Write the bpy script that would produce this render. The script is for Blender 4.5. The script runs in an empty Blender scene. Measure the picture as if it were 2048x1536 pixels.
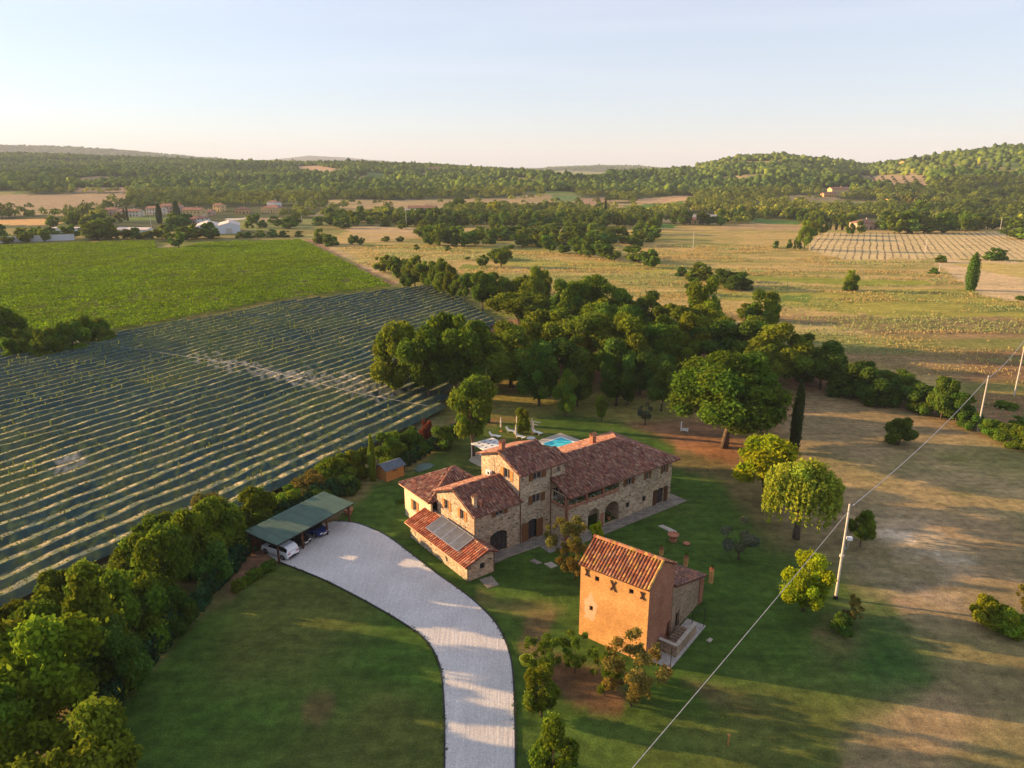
import bpy, math, random
import numpy as np
from mathutils import Vector, Matrix
R = math.radians
SC = bpy.context.scene
COL = SC.collection
random.seed(7)

# ------------------------------------------------------------------ camera, sky, sun, exposure
CAM_H = 43.0
PITCH = math.atan(430.0/1420.0)
cam_d = bpy.data.cameras.new('camera'); cam = bpy.data.objects.new('camera', cam_d); COL.objects.link(cam)
cam.location = (0, 0, CAM_H); cam.rotation_euler = (math.pi/2-PITCH, 0, 0)
cam_d.sensor_width = 36; cam_d.lens = 36*1420/2048.0; cam_d.clip_start = 0.5; cam_d.clip_end = 40000
SC.camera = cam
SUN_AZ, SUN_EL = 166.0, 12.2
world = bpy.data.worlds.new('World'); SC.world = world; world.use_nodes = True
wn = world.node_tree; bg = wn.nodes['Background']
sky = wn.nodes.new('ShaderNodeTexSky'); sky.sky_type = 'NISHITA'; sky.sun_disc = False
sky.sun_elevation = R(SUN_EL); sky.sun_rotation = R(90-SUN_AZ)
sky.air_density = 1.0; sky.dust_density = 0.6; sky.ozone_density = 3.0; sky.altitude = 300
bg.inputs['Strength'].default_value = 0.12
# faint high cirrus
wtc = wn.nodes.new('ShaderNodeTexCoord'); wmp = wn.nodes.new('ShaderNodeMapping'); wmp.inputs['Scale'].default_value = (1.2, 1.2, 14)
wmp.inputs['Rotation'].default_value = (0.03, 0.05, 0)
wnz = wn.nodes.new('ShaderNodeTexNoise'); wnz.inputs['Scale'].default_value = 1.6; wnz.inputs['Detail'].default_value = 7
wr = wn.nodes.new('ShaderNodeValToRGB'); wr.color_ramp.elements[0].position = .5; wr.color_ramp.elements[1].position = .8
wr.color_ramp.elements[1].color = (.16, .16, .16, 1)
wmx = wn.nodes.new('ShaderNodeMixRGB'); wmx.inputs[2].default_value = (6.5, 5.9, 5.6, 1)
wn.links.new(wtc.outputs['Generated'], wmp.inputs[0]); wn.links.new(wmp.outputs[0], wnz.inputs[0]); wn.links.new(wnz.outputs[0], wr.inputs[0])
wn.links.new(wr.outputs[0], wmx.inputs[0]); wn.links.new(sky.outputs[0], wmx.inputs[1]); wpm = wn.nodes.new('ShaderNodeMixRGB'); wpm.inputs[0].default_value = .68; wpm.inputs[2].default_value = (2.1, 2.1, 2.36, 1); wn.links.new(wmx.outputs[0], wpm.inputs[1]); wn.links.new(wpm.outputs[0], bg.inputs[0])
sun_d = bpy.data.lights.new('sun', 'SUN'); sun = bpy.data.objects.new('sun', sun_d); COL.objects.link(sun)
sun_d.energy = 5.0; sun_d.angle = R(0.6); sun_d.color = (1.0, 0.63, 0.29)
sdir = Vector((math.cos(R(SUN_AZ))*math.cos(R(SUN_EL)), math.sin(R(SUN_AZ))*math.cos(R(SUN_EL)), math.sin(R(SUN_EL))))
sun.rotation_euler = sdir.to_track_quat('Z', 'Y').to_euler()
SC.view_settings.view_transform = 'Standard'; SC.view_settings.look = 'None'; SC.view_settings.gamma = 1
SC.view_settings.exposure = 1.5
SC.cycles.max_bounces = 5; SC.cycles.diffuse_bounces = 2; SC.cycles.volume_bounces = 0; SC.cycles.transparent_max_bounces = 8
SC.cycles.caustics_reflective = False; SC.cycles.caustics_refractive = False

# ------------------------------------------------------------------ projection helpers
F = 1420.0; cP, sP = math.cos(PITCH), math.sin(PITCH)
def ray(px, py):
    x = (px-1024)/F; v = (py-768)/F
    return x, cP-v*sP, -(sP+v*cP)
def G(px, py, z=0.0):
    x, y, d = ray(px, py); t = (z-CAM_H)/d
    return (x*t, y*t)
def proj(x, y, z):
    zc = y*cP-(z-CAM_H)*sP; v = -(y*sP+(z-CAM_H)*cP)
    zc = np.maximum(zc, 1e-3) if isinstance(zc, np.ndarray) else max(zc, 1e-3)
    return 1024+F*x/zc, 768+F*v/zc
def hgt(px, ptop, base):      # height of the point over a ground base that appears in row ptop
    x, y, d = ray(px, ptop); return CAM_H+d*base[1]/y
def drow(r):
    v = (r-768)/F; return (sP+v*cP)/(cP-v*sP)

# ------------------------------------------------------------------ noise and terrain
def hsh(ix, iy, s):
    h = (ix.astype(np.int64)*374761393+iy.astype(np.int64)*668265263+s*974634777) & 0x7fffffff
    h = ((h ^ (h >> 13))*1274126177) & 0x7fffffff
    return ((h ^ (h >> 16)) & 0xffff)/65535.0
def vn(x, y, sc, s=0):
    x = np.asarray(x, float)/sc; y = np.asarray(y, float)/sc
    ix = np.floor(x); iy = np.floor(y); fx = x-ix; fy = y-iy
    fx = fx*fx*(3-2*fx); fy = fy*fy*(3-2*fy)
    a = hsh(ix, iy, s); b = hsh(ix+1, iy, s); c = hsh(ix, iy+1, s); d = hsh(ix+1, iy+1, s)
    return (a*(1-fx)+b*fx)*(1-fy)+(c*(1-fx)+d*fx)*fy
def fbm(x, y, sc, s=0, o=4):
    t = 0; a = .5; n = 0
    for k in range(o):
        t = t+a*vn(x, y, sc/2**k, s+k*17); n += a; a *= .55
    return t/n
P1 = [(-1500, 318, 2200), (-400, 310, 2300), (0, 312, 2300), (250, 317, 2200), (480, 327, 2000), (600, 330, 1900), (700, 329, 1800), (860, 334, 1900), (980, 343, 1700),
      (1080, 351, 1500), (1200, 349, 1500), (1310, 350, 1500), (1380, 341, 1600), (1480, 319, 1700), (1560, 315, 1700), (1640, 322, 1700), (1730, 336, 1700),
      (1800, 328, 1600), (1900, 313, 1500), (2048, 299, 1500), (2300, 290, 1600), (3500, 310, 1800)]
P2 = [(-1500, 300), (0, 291), (150, 295), (300, 306), (420, 317), (520, 326), (650, 337), (800, 337), (880, 330), (950, 335), (1060, 341), (1110, 336), (1200, 332), (1290, 334), (1380, 345), (3500, 345)]
P3 = [(-1500, 330), (430, 331), (500, 323), (560, 318), (620, 311), (690, 315), (740, 319), (800, 324), (860, 333), (1100, 336), (3500, 336)]
p1x = [p[0] for p in P1]; p1r = [p[1] for p in P1]; p1d = [p[2] for p in P1]
ROWS_D = lambda r: (sP+((r-768)/F)*cP)/(cP-((r-768)/F)*sP)
def sst(t): t = np.clip(t, 0, 1); return t*t*(3-2*t)
def terr(x, y):
    x = np.asarray(x, float); y = np.asarray(y, float)
    rho = np.maximum(y, .6*np.hypot(x, y)); px = 1024+1483*x/np.maximum(rho, 1)
    px = np.where(y < 0, np.where(x < 0, -1500, 3500), px)
    r1 = np.interp(px, p1x, p1r); R1 = np.interp(px, p1x, p1d)
    z1 = CAM_H-R1*ROWS_D(r1)
    z2 = CAM_H-5000*ROWS_D(np.interp(px, [p[0] for p in P2], [p[1] for p in P2]))
    z3 = CAM_H-9500*ROWS_D(np.interp(px, [p[0] for p in P3], [p[1] for p in P3]))
    zv = .55*np.minimum(z1, z2); zw = .5*np.minimum(z2, z3)
    m1 = (R1+5000)/2
    t = np.clip((rho-600)/(R1-600), 0, 1)
    z = z1*(.35*t**1.2+.65*sst(t)**1.15)
    z = np.where(rho > R1, z1+(zv-z1)*sst((rho-R1)/(m1-R1)), z)
    z = np.where(rho > m1, zv+(z2-zv)*sst((rho-m1)/(5000-m1)), z)
    z = np.where(rho > 5000, z2+(zw-z2)*sst((rho-5000)/2000), z)
    z = np.where(rho > 7000, zw+(z3-zw)*sst((rho-7000)/2500), z)
    z = np.where(rho > 9500, z3*(1-.8*sst((rho-9500)/2500)), z)
    am = 14*sst((rho-650)/700)*(1-.75*sst((rho-R1*.8)/(R1*.2)))
    z = z+am*(fbm(x, y, 260, 5, 3)-.5)*2*np.where(rho < R1, 1, .6)
    z = z+sst((rho-R1)/400)*10*(fbm(x, y, 150, 9, 3)-.5)
    return z
def GT(px, py):
    g = G(px, py)
    if 0 < g[1] < 600: return g[0], g[1], 0.0
    x, y, d = ray(px, py)
    ys = np.arange(560, 12000, 6.0); t = ys/y
    zz = CAM_H+d*t; tz = terr(x*t, ys)
    k = np.argmax(zz <= tz)
    if zz[k] > tz[k]: k = len(ys)-1
    return float(x*t[k]), float(ys[k]), float(tz[k])
def inpoly(px, py, poly):
    px = np.asarray(px, float); py = np.asarray(py, float); r = np.zeros(px.shape, bool)
    n = len(poly)
    for i in range(n):
        x1, y1 = poly[i]; x2, y2 = poly[(i+1) % n]
        if y1 == y2: continue
        c = ((y1 > py) != (y2 > py)) & (px < (x2-x1)*(py-y1)/(y2-y1)+x1)
        r ^= c
    return r

# ------------------------------------------------------------------ materials
MAT = {}
class NT:
    def __init__(s, name):
        s.m = bpy.data.materials.new(name); s.m.use_nodes = True; s.t = s.m.node_tree; s.t.nodes.clear()
        s.out = s.n('ShaderNodeOutputMaterial'); MAT[name] = s.m
    def n(s, k, **kw):
        o = s.t.nodes.new(k)
        for a, b in kw.items(): setattr(o, a, b)
        return o
    def l(s, a, b): s.t.links.new(a, b)
    def co(s, kind='Object', scale=(1, 1, 1), rot=(0, 0, 0)):
        if kind == 'Position': src = s.n('ShaderNodeNewGeometry').outputs['Position']
        else: src = s.n('ShaderNodeTexCoord').outputs[kind]
        m = s.n('ShaderNodeMapping'); m.inputs['Scale'].default_value = scale; m.inputs['Rotation'].default_value = rot
        s.l(src, m.inputs[0]); return m.outputs[0]
    def noise(s, v, sc, det=4, rough=.55, dist=0):
        o = s.n('ShaderNodeTexNoise'); o.inputs['Scale'].default_value = sc; o.inputs['Detail'].default_value = det
        o.inputs['Roughness'].default_value = rough; o.inputs['Distortion'].default_value = dist
        if v is not None: s.l(v, o.inputs['Vector'])
        return o.outputs['Fac']
    def ramp(s, f, pts, interp='LINEAR'):
        r = s.n('ShaderNodeValToRGB'); cr = r.color_ramp; cr.interpolation = interp
        while len(cr.elements) < len(pts): cr.elements.new(.5)
        for e, (p, c) in zip(cr.elements, pts):
            e.position = p; e.color = (c, c, c, 1) if isinstance(c, (int, float)) else (*c, 1)
        s.l(f, r.inputs[0]); return r.outputs[0]
    def mix(s, f, a, b, mode='MIX'):
        o = s.n('ShaderNodeMixRGB', blend_type=mode)
        for i, v in ((0, f), (1, a), (2, b)):
            if hasattr(v, 'is_linked') or hasattr(v, 'links'): s.l(v, o.inputs[i])
            elif isinstance(v, (int, float)): o.inputs[i].default_value = v if i == 0 else (v, v, v, 1)
            else: o.inputs[i].default_value = (*v, 1)
        return o.outputs[0]
    def math(s, op, a, b=0):
        o = s.n('ShaderNodeMath', operation=op)
        for i, v in ((0, a), (1, b)):
            if isinstance(v, (int, float)): o.inputs[i].default_value = v
            else: s.l(v, o.inputs[i])
        return o.outputs[0]
    def attr(s, name='tint'): return s.n('ShaderNodeAttribute', attribute_name=name).outputs['Color']
    def bsdf(s, col, rough=.85, spec=.3, metal=0, bump=None, bd=.05, bs=.6):
        p = s.n('ShaderNodeBsdfPrincipled'); p.inputs['Roughness'].default_value = rough
        p.inputs['Specular IOR Level'].default_value = spec; p.inputs['Metallic'].default_value = metal
        if isinstance(col, tuple): p.inputs['Base Color'].default_value = (*col, 1)
        else: s.l(col, p.inputs['Base Color'])
        if bump is not None:
            b = s.n('ShaderNodeBump'); b.inputs['Distance'].default_value = bd; b.inputs['Strength'].default_value = bs
            s.l(bump, b.inputs['Height']); s.l(b.outputs[0], p.inputs['Normal'])
        s.l(p.outputs[0], s.out.inputs[0]); return s.m
def simple(name, col, rough=.7, spec=.3, metal=0, var=.25, sc=3.0):
    t = NT(name); v = t.co('Object'); n = t.noise(v, sc, 5)
    d = tuple(c*(1-var) for c in col); b = tuple(min(1, c*(1+var)) for c in col)
    return t.bsdf(t.ramp(n, [(.3, d), (.7, b)]), rough, spec, metal)
def foliage(name, col, trans=.35, hv=.04, vv=.4):
    t = NT(name); c = t.mix(1.0, t.attr('tint'), col, 'MULTIPLY')
    oi = t.n('ShaderNodeObjectInfo').outputs['Random']
    h = t.n('ShaderNodeHueSaturation'); t.l(c, h.inputs['Color'])
    t.l(t.math('ADD', t.math('MULTIPLY', oi, hv), .5-hv/2), h.inputs['Hue'])
    r2 = t.math('FRACT', t.math('MULTIPLY', oi, 17.3)); t.l(t.math('ADD', t.math('MULTIPLY', r2, vv), 1-vv/2), h.inputs['Value'])
    d = t.n('ShaderNodeBsdfDiffuse'); tr = t.n('ShaderNodeBsdfTranslucent'); mx = t.n('ShaderNodeMixShader'); mx.inputs[0].default_value = trans
    t.l(h.outputs[0], d.inputs[0]); t.l(h.outputs[0], tr.inputs[0]); t.l(d.outputs[0], mx.inputs[1]); t.l(tr.outputs[0], mx.inputs[2])
    t.l(mx.outputs[0], t.out.inputs[0]); return t.m
foliage('leaf_oak', (.135, .205, .020), .45); foliage('leaf_dark', (.09, .16, .022), .4); foliage('leaf_bright', (.37, .43, .015), .5)
foliage('leaf_olive', (.13, .15, .085), .2); foliage('leaf_brown', (.20, .165, .035)); foliage('leaf_laurel', (.035, .085, .030), .2)
foliage('leaf_cypress', (.045, .07, .022), .15); foliage('leaf_red', (.20, .06, .03)); foliage('leaf_hedge', (.135, .19, .016), .45)
foliage('leaf_far', (.115, .165, .026), .3, .05, .3); foliage('leaf_vine', (.145, .24, .007), .45, 0, .1); foliage('leaf_net', (.17, .19, .055), .3)
foliage('leaf_sun', (.19, .25, .016), .45); foliage('leaf_willow', (.24, .31, .03), .45); foliage('leaf_poplar', (.22, .23, .05), .4)
t = NT('bark'); v = t.co('Object', (6, 6, 1.5)); n = t.noise(v, 3, 5); t.bsdf(t.ramp(n, [(.3, (.05, .035, .025)), (.7, (.16, .12, .09))]), .95, .1, 0, n, .05)
# ground: vertex attribute holds the base colour of each field, noise breaks it up
def ground_mat(name, stripes=None, furrow=None):
    t = NT(name); a = t.attr('field'); v = t.co('Position')
    n1 = t.noise(v, .9, 6, .65); n2 = t.noise(v, .12, 5, .6); n3 = t.noise(t.co('Position', (1, 3.5, 1), (0, 0, R(20))), .25, 5, .6, .5); n4 = t.noise(v, 7, 3, .7)
    n5 = t.noise(t.co('Position', (.6, 4.2, 1), (0, 0, R(-3))), .06, 6, .65, .4)
    c = t.mix(.8, a, t.ramp(n1, [(.25, (.45, .45, .5)), (.75, (1.55, 1.52, 1.4))]), 'MULTIPLY')
    c = t.mix(.5, c, t.ramp(n2, [(.3, (.6, .72, .6)), (.7, (1.4, 1.28, 1.3))]), 'MULTIPLY')
    c = t.mix(.45, c, t.ramp(n3, [(.35, (.6, .62, .6)), (.65, (1.4, 1.36, 1.3))]), 'MULTIPLY')
    c = t.mix(.7, c, t.ramp(n4, [(.3, .45), (.7, 1.55)]), 'MULTIPLY')
    c = t.mix(.4, c, t.ramp(n5, [(.38, (.62, .66, .6)), (.6, (1.36, 1.3, 1.25))]), 'MULTIPLY')
    if stripes:
        ang, sc, dark, dist = stripes
        w = t.n('ShaderNodeTexWave', wave_type='BANDS', bands_direction='X'); w.inputs['Scale'].default_value = sc
        w.inputs['Distortion'].default_value = dist; w.inputs['Detail'].default_value = 3; w.inputs['Detail Scale'].default_value = .4
        t.l(t.co('Position', (1, 1, 1), (0, 0, R(ang))), w.inputs[0])
        f = t.ramp(w.outputs['Fac'], [(.04, 1.0), (.2, 0.0)])
        f = t.math('MULTIPLY', f, t.ramp(t.noise(v, .03, 3), [(.35, .35), (.6, 1.0)]))
        c = t.mix(f, c, dark)
    return t.bsdf(c, .95, .08, 0, n1, .12, .8)
ground_mat('ground_mat'); ground_mat('stubble_mat', (26, .085, (.14, .105, .06), 2.2))
ground_mat('plough_mat', (60, .06, (.16, .11, .075), 2.0))
t = NT('gravel'); v = t.co('Position'); n = t.noise(v, 9, 4, .8); n2 = t.noise(v, .25, 4)
w = t.n('ShaderNodeTexWave', wave_type='BANDS', bands_direction='X'); w.inputs['Scale'].default_value = .9; w.inputs['Distortion'].default_value = 5
w.inputs['Detail'].default_value = 3; w.inputs['Detail Scale'].default_value = .25; t.l(t.co('Position', (1, .18, 1), (0, 0, R(-4))), w.inputs[0])
c = t.ramp(n, [(.25, (.30, .28, .265)), (.5, (.54, .515, .49)), (.75, (.78, .75, .72))])
c = t.mix(.5, c, t.ramp(n2, [(.3, (.78, .76, .74)), (.7, (1.15, 1.15, 1.15))]), 'MULTIPLY')
w2 = t.noise(t.co('Position', (5.5, .22, 1), (0, 0, R(-3))), .8, 4, .6); c = t.mix(.28, c, t.ramp(w2, [(.3, .72), (.7, 1.25)]), 'MULTIPLY')
t.bsdf(c, .95, .1, 0, w2, .06, .6)
# masonry
def stone(name, cols, mortar, sx=2.6, sz=5.2, warm=None):
    t = NT(name); v0 = t.co('Object'); nz = t.n('ShaderNodeTexNoise'); nz.inputs['Scale'].default_value = 1.3; t.l(v0, nz.inputs[0])
    add = t.n('ShaderNodeMixRGB', blend_type='ADD'); add.inputs[0].default_value = .22; t.l(v0, add.inputs[1]); t.l(nz.outputs['Color'], add.inputs[2])
    mp = t.n('ShaderNodeMapping'); mp.inputs['Scale'].default_value = (sx, sx, sz); t.l(add.outputs[0], mp.inputs[0])
    vo = t.n('ShaderNodeTexVoronoi'); vo.inputs['Scale'].default_value = 1; t.l(mp.outputs[0], vo.inputs[0])
    ve = t.n('ShaderNodeTexVoronoi', feature='DISTANCE_TO_EDGE'); ve.inputs['Scale'].default_value = 1; t.l(mp.outputs[0], ve.inputs[0])
    sep = t.n('ShaderNodeSeparateColor'); t.l(vo.outputs['Color'], sep.inputs[0])
    k = len(cols); c = t.ramp(sep.outputs[0], [(i/(k-1), cols[i]) for i in range(k)])
    e = t.ramp(ve.outputs['Distance'], [(.03, 1.0), (.10, 0.0)])
    c = t.mix(e, c, mortar)
    n = t.noise(v0, .45, 5); c = t.mix(.55, c, t.ramp(n, [(.35, (.72, .68, .64)), (.65, (1.3, 1.22, 1.12))]), 'MULTIPLY')
    n3 = t.noise(v0, 9, 3, .7); c = t.mix(.4, c, t.ramp(n3, [(.3, .5), (.7, 1.5)]), 'MULTIPLY')
    return t.bsdf(c, .92, .15, 0, ve.outputs['Distance'], .06, .7)
stone('stone', [(.13, .10, .07), (.36, .27, .18), (.50, .41, .29), (.25, .19, .13), (.43, .30, .19), (.56, .49, .38)], (.48, .40, .30))
stone('stone_low', [(.14, .09, .06), (.27, .18, .12), (.34, .24, .16), (.20, .13, .09)], (.32, .25, .18))
def brick(name, c1, c2, mortar, sc=1.0):
    t = NT(name); v0 = t.co('Object')
    sp = t.n('ShaderNodeSeparateXYZ'); t.l(v0, sp.inputs[0]); cb = t.n('ShaderNodeCombineXYZ')
    t.l(t.math('ADD', sp.outputs[0], sp.outputs[1]), cb.inputs[0]); t.l(sp.outputs[2], cb.inputs[1])
    b = t.n('ShaderNodeTexBrick'); b.inputs['Scale'].default_value = sc; b.inputs['Brick Width'].default_value = .30; b.inputs['Row Height'].default_value = .085
    b.inputs['Mortar Size'].default_value = .010; b.inputs['Color1'].default_value = (*c1, 1); b.inputs['Color2'].default_value = (*c2, 1); b.inputs['Mortar'].default_value = (*mortar, 1)
    t.l(cb.outputs[0], b.inputs[0])
    n = t.noise(v0, .5, 5); c = t.mix(.6, b.outputs[0], t.ramp(n, [(.35, (.72, .64, .6)), (.65, (1.25, 1.2, 1.15))]), 'MULTIPLY')
    n3 = t.noise(t.co('Object', (1.5, 1.5, 6)), 2.5, 4, .7); c = t.mix(.85, c, t.ramp(n3, [(.28, (.45, .40, .36)), (.5, (1, 1, 1)), (.72, (1.55, 1.5, 1.4))]), 'MULTIPLY')
    n4 = t.noise(v0, .35, 6, .7, .8); c = t.mix(t.ramp(n4, [(.60, 0.0), (.72, .5)]), c, (.5, .4, .3))
    return t.bsdf(c, .92, .12, 0, b.outputs['Fac'], -.02, .4)
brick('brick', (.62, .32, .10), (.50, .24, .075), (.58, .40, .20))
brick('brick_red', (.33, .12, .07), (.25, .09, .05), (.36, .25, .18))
t = NT('tile'); a = t.attr('tint'); v = t.co('Object'); n = t.noise(v, 14, 4, .7); n2 = t.noise(v, .7, 4)
c = t.mix(.6, a, t.ramp(n, [(.3, .55), (.7, 1.45)]), 'MULTIPLY'); c = t.mix(.5, c, t.ramp(n2, [(.3, (.75, .75, .75)), (.7, (1.2, 1.2, 1.2))]), 'MULTIPLY')
lf = t.ramp(t.noise(v, 4.5, 5, .75), [(.62, 0.0), (.72, .65)]); c = t.mix(lf, c, (.30, .25, .17)); t.bsdf(c, .9, .15)
simple('plaster', (.66, .54, .38), .9, .1, 0, .12, 1.2); simple('wood_dark', (.085, .035, .018), .7, .25, 0, .4, 6); simple('wood_warm', (.42, .19, .06), .7, .2, 0, .3, 6)
simple('shutter', (.17, .075, .03), .65, .25, 0, .35, 8); simple('frame_light', (.34, .28, .22), .7); simple('stone_sill', (.42, .37, .30), .9, .1)
simple('dark_interior', (.035, .028, .022), .95, .05); simple('concrete', (.40, .36, .32), .92, .1, 0, .25, 2); simple('white_paint', (.80, .80, .79), .5, .4, 0, .05)
simple('terracotta', (.42, .17, .10), .85, .15); simple('metal_dark', (.03, .03, .03), .45, .5, .6); simple('iron_rust', (.05, .022, .015), .8, .2); simple('copper', (.16, .07, .04), .5, .5, .5)
simple('green_felt', (.075, .125, .095), .85, .2, 0, .16, .8); simple('paint_white', (.75, .78, .82), .25, .6, 0, .03); simple('paint_blue', (.02, .045, .16), .25, .6, 0, .1); simple('paint_black', (.02, .02, .022), .25, .6, 0, .1)
simple('car_glass', (.012, .014, .018), .06, .8, 0, .1); simple('tyre', (.02, .02, .02), .85, .2); simple('rim', (.35, .35, .36), .35, .5, .8)
simple('plate', (.8, .8, .8), .5); simple('red_lamp', (.35, .02, .02), .25, .6); simple('head_lamp', (.7, .7, .7), .15, .6)
simple('canvas', (.62, .52, .45), .9, .1, 0, .1); simple('soil', (.17, .10, .06), .95, .05, 0, .35, 1.5); simple('flower_white', (.82, .80, .78), .8, .1, 0, .1, 9)
simple('flower_red', (.6, .08, .05), .8, .1); simple('roof_blue', (.10, .12, .15), .8, .2); simple('tarp', (.10, .15, .13), .6, .3, 0, .3, 1.5); simple('yellow_plastic', (.62, .60, .03), .5, .4, 0, .1)
simple('conc_pole', (.50, .46, .40), .85, .2, 0, .15, 4); simple('cable', (.34, .34, .34), .6, .3); simple('panel_glass', (.11, .115, .125), .3, .5, .1, .2, .9); simple('aluminium', (.55, .55, .56), .35, .5, .8)
simple('wall_yellow', (.60, .42, .20), .9, .1, 0, .12); simple('wall_cream', (.62, .54, .42), .9, .1, 0, .12); simple('wall_white', (.72, .70, .66), .9, .1, 0, .1); simple('wall_pink', (.50, .34, .26), .9, .1, 0, .15)
simple('wall_ochre', (.55, .33, .15), .9, .1, 0, .15); simple('far_roof', (.25, .135, .095), .9, .1, 0, .3, .5); simple('far_roof_grey', (.35, .31, .29), .9, .1, 0, .2, .5); simple('shed_white', (.62, .64, .68), .7, .2, 0, .06); simple('shed_roof', (.62, .52, .46), .8, .2, 0, .12, .4)
simple('patina', (.60, .40, .24), .95, .05, 0, .15, 5); simple('blue_top', (.20, .27, .36), .4, .4)
t = NT('window_glass'); t.bsdf((.03, .035, .045), .06, .8)
t = NT('pavers'); v = t.co('Object'); b = t.n('ShaderNodeTexBrick'); b.inputs['Scale'].default_value = 1; b.inputs['Brick Width'].default_value = .7; b.inputs['Row Height'].default_value = .45
b.inputs['Mortar Size'].default_value = .02; b.inputs['Color1'].default_value = (.30, .26, .21, 1); b.inputs['Color2'].default_value = (.20, .175, .15, 1); b.inputs['Mortar'].default_value = (.12, .10, .08, 1)
t.l(v, b.inputs[0]); n = t.noise(v, 1.2, 5); t.bsdf(t.mix(.6, b.outputs[0], t.ramp(n, [(.3, .7), (.7, 1.3)]), 'MULTIPLY'), .9, .15)
t = NT('pool_water'); v = t.co('Object'); n = t.noise(v, 1.6, 3, .5, 1.0); t.bsdf(t.ramp(n, [(.35, (.05, .52, .66)), (.65, (.12, .70, .80))]), .06, .5, 0, n, .03, .4)
t = NT('net'); a = t.attr('tint'); v = t.co('Position'); n = t.noise(v, 1.6, 4, .7); n2 = t.noise(v, .10, 4)
c = t.mix(.8, a, t.ramp(n, [(.3, (.5, .5, .5)), (.7, (1.6, 1.55, 1.45))]), 'MULTIPLY')
c = t.mix(t.ramp(n2, [(.42, 0.0), (.62, .45)]), c, (.10, .115, .06))
t.bsdf(c, .85, .2)

# ------------------------------------------------------------------ object helpers
def tag(o, label=None, cat=None, group=None, kind=None):
    if label: o['label'] = label
    if cat: o['category'] = cat
    if group: o['group'] = group
    if kind: o['kind'] = kind
    return o
def empty(name, label, cat, loc=(0, 0, 0), rz=0, group=None):
    o = bpy.data.objects.new(name, None); COL.objects.link(o); o.location = loc; o.rotation_euler = (0, 0, rz); o.empty_display_size = .3
    return tag(o, label, cat, group)
def link(name, me, parent=None, loc=None):
    o = bpy.data.objects.new(name, me); COL.objects.link(o)
    if parent: o.parent = parent
    if loc: o.location = loc
    return o
def copy_tree(o, parent=None):
    c = o.copy(); COL.objects.link(c); c.parent = parent
    for ch in o.children: copy_tree(ch, c)
    return c
class MB:
    def __init__(s): s.v = []; s.f = []; s.c = []; s.m = []
    def add(s, vs, fs, col=(1, 1, 1), mi=0):
        b = len(s.v); s.v += [tuple(p) for p in vs]
        for f in fs: s.f.append(tuple(i+b for i in f)); s.c.append(col); s.m.append(mi)
    def box(s, x0, x1, y0, y1, z0, z1, M=None, col=(1, 1, 1), mi=0):
        vs = [Vector(p) for p in ((x0, y0, z0), (x1, y0, z0), (x1, y1, z0), (x0, y1, z0), (x0, y0, z1), (x1, y0, z1), (x1, y1, z1), (x0, y1, z1))]
        if M: vs = [M @ p for p in vs]
        s.add(vs, [(0, 3, 2, 1), (4, 5, 6, 7), (0, 1, 5, 4), (1, 2, 6, 5), (2, 3, 7, 6), (3, 0, 4, 7)], col, mi)
    def prism(s, pts, z0, z1, col=(1, 1, 1), mi=0, M=None):    # pts ccw in xy
        n = len(pts); vs = [Vector((p[0], p[1], z0)) for p in pts]+[Vector((p[0], p[1], z1)) for p in pts]
        if M: vs = [M @ p for p in vs]
        s.add(vs, [tuple(range(n-1, -1, -1)), tuple(range(n, 2*n))]+[(i, (i+1) % n, n+(i+1) % n, n+i) for i in range(n)], col, mi)
    def tube(s, pts, rs, n=6, col=(1, 1, 1), cap=True, mi=0):
        pts = [Vector(p) for p in pts]; rings = []
        if not isinstance(rs, (list, tuple)): rs = [rs]*len(pts)
        for i, p in enumerate(pts):
            d = (pts[min(i+1, len(pts)-1)]-pts[max(i-1, 0)])
            d = d.normalized() if d.length > 1e-6 else Vector((0, 0, 1))
            a = d.cross(Vector((0, 0, 1)) if abs(d.z) < .9 else Vector((1, 0, 0))).normalized(); b = d.cross(a)
            rings.append([p+a*(rs[i]*math.cos(2*math.pi*k/n))+b*(rs[i]*math.sin(2*math.pi*k/n)) for k in range(n)])
        vs = [q for r_ in rings for q in r_]; fs = []
        for i in range(len(pts)-1):
            for k in range(n): fs.append((i*n+k, i*n+(k+1) % n, (i+1)*n+(k+1) % n, (i+1)*n+k))
        if cap: fs += [tuple(range(n-1, -1, -1)), tuple((len(pts)-1)*n+k for k in range(n))]
        s.add(vs, fs, col, mi)
    def lathe(s, prof, n=12, c=(0, 0, 0), col=(1, 1, 1)):
        vs = []; fs = []
        for r_, z in prof:
            for k in range(n): vs.append((c[0]+r_*math.cos(2*math.pi*k/n), c[1]+r_*math.sin(2*math.pi*k/n), c[2]+z))
        for i in range(len(prof)-1):
            for k in range(n): fs.append((i*n+k, i*n+(k+1) % n, (i+1)*n+(k+1) % n, (i+1)*n+k))
        s.add(vs, fs, col)
    def build(s, name, mat, parent=None, attr=False, smooth=False, loc=None):
        me = bpy.data.meshes.new(name); me.from_pydata(s.v, [], s.f)
        for m_ in (mat if isinstance(mat, (list, tuple)) else [mat]): me.materials.append(MAT[m_])
        if any(s.m): me.polygons.foreach_set('material_index', s.m)
        if attr:
            a = me.attributes.new('tint', 'FLOAT_COLOR', 'FACE'); a.data.foreach_set('color', np.array([(*c, 1) for c in s.c], dtype=np.float32).ravel())
        if smooth: me.polygons.foreach_set('use_smooth', [True]*len(s.f))
        me.update()
        return link(name, me, parent, loc)
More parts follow.
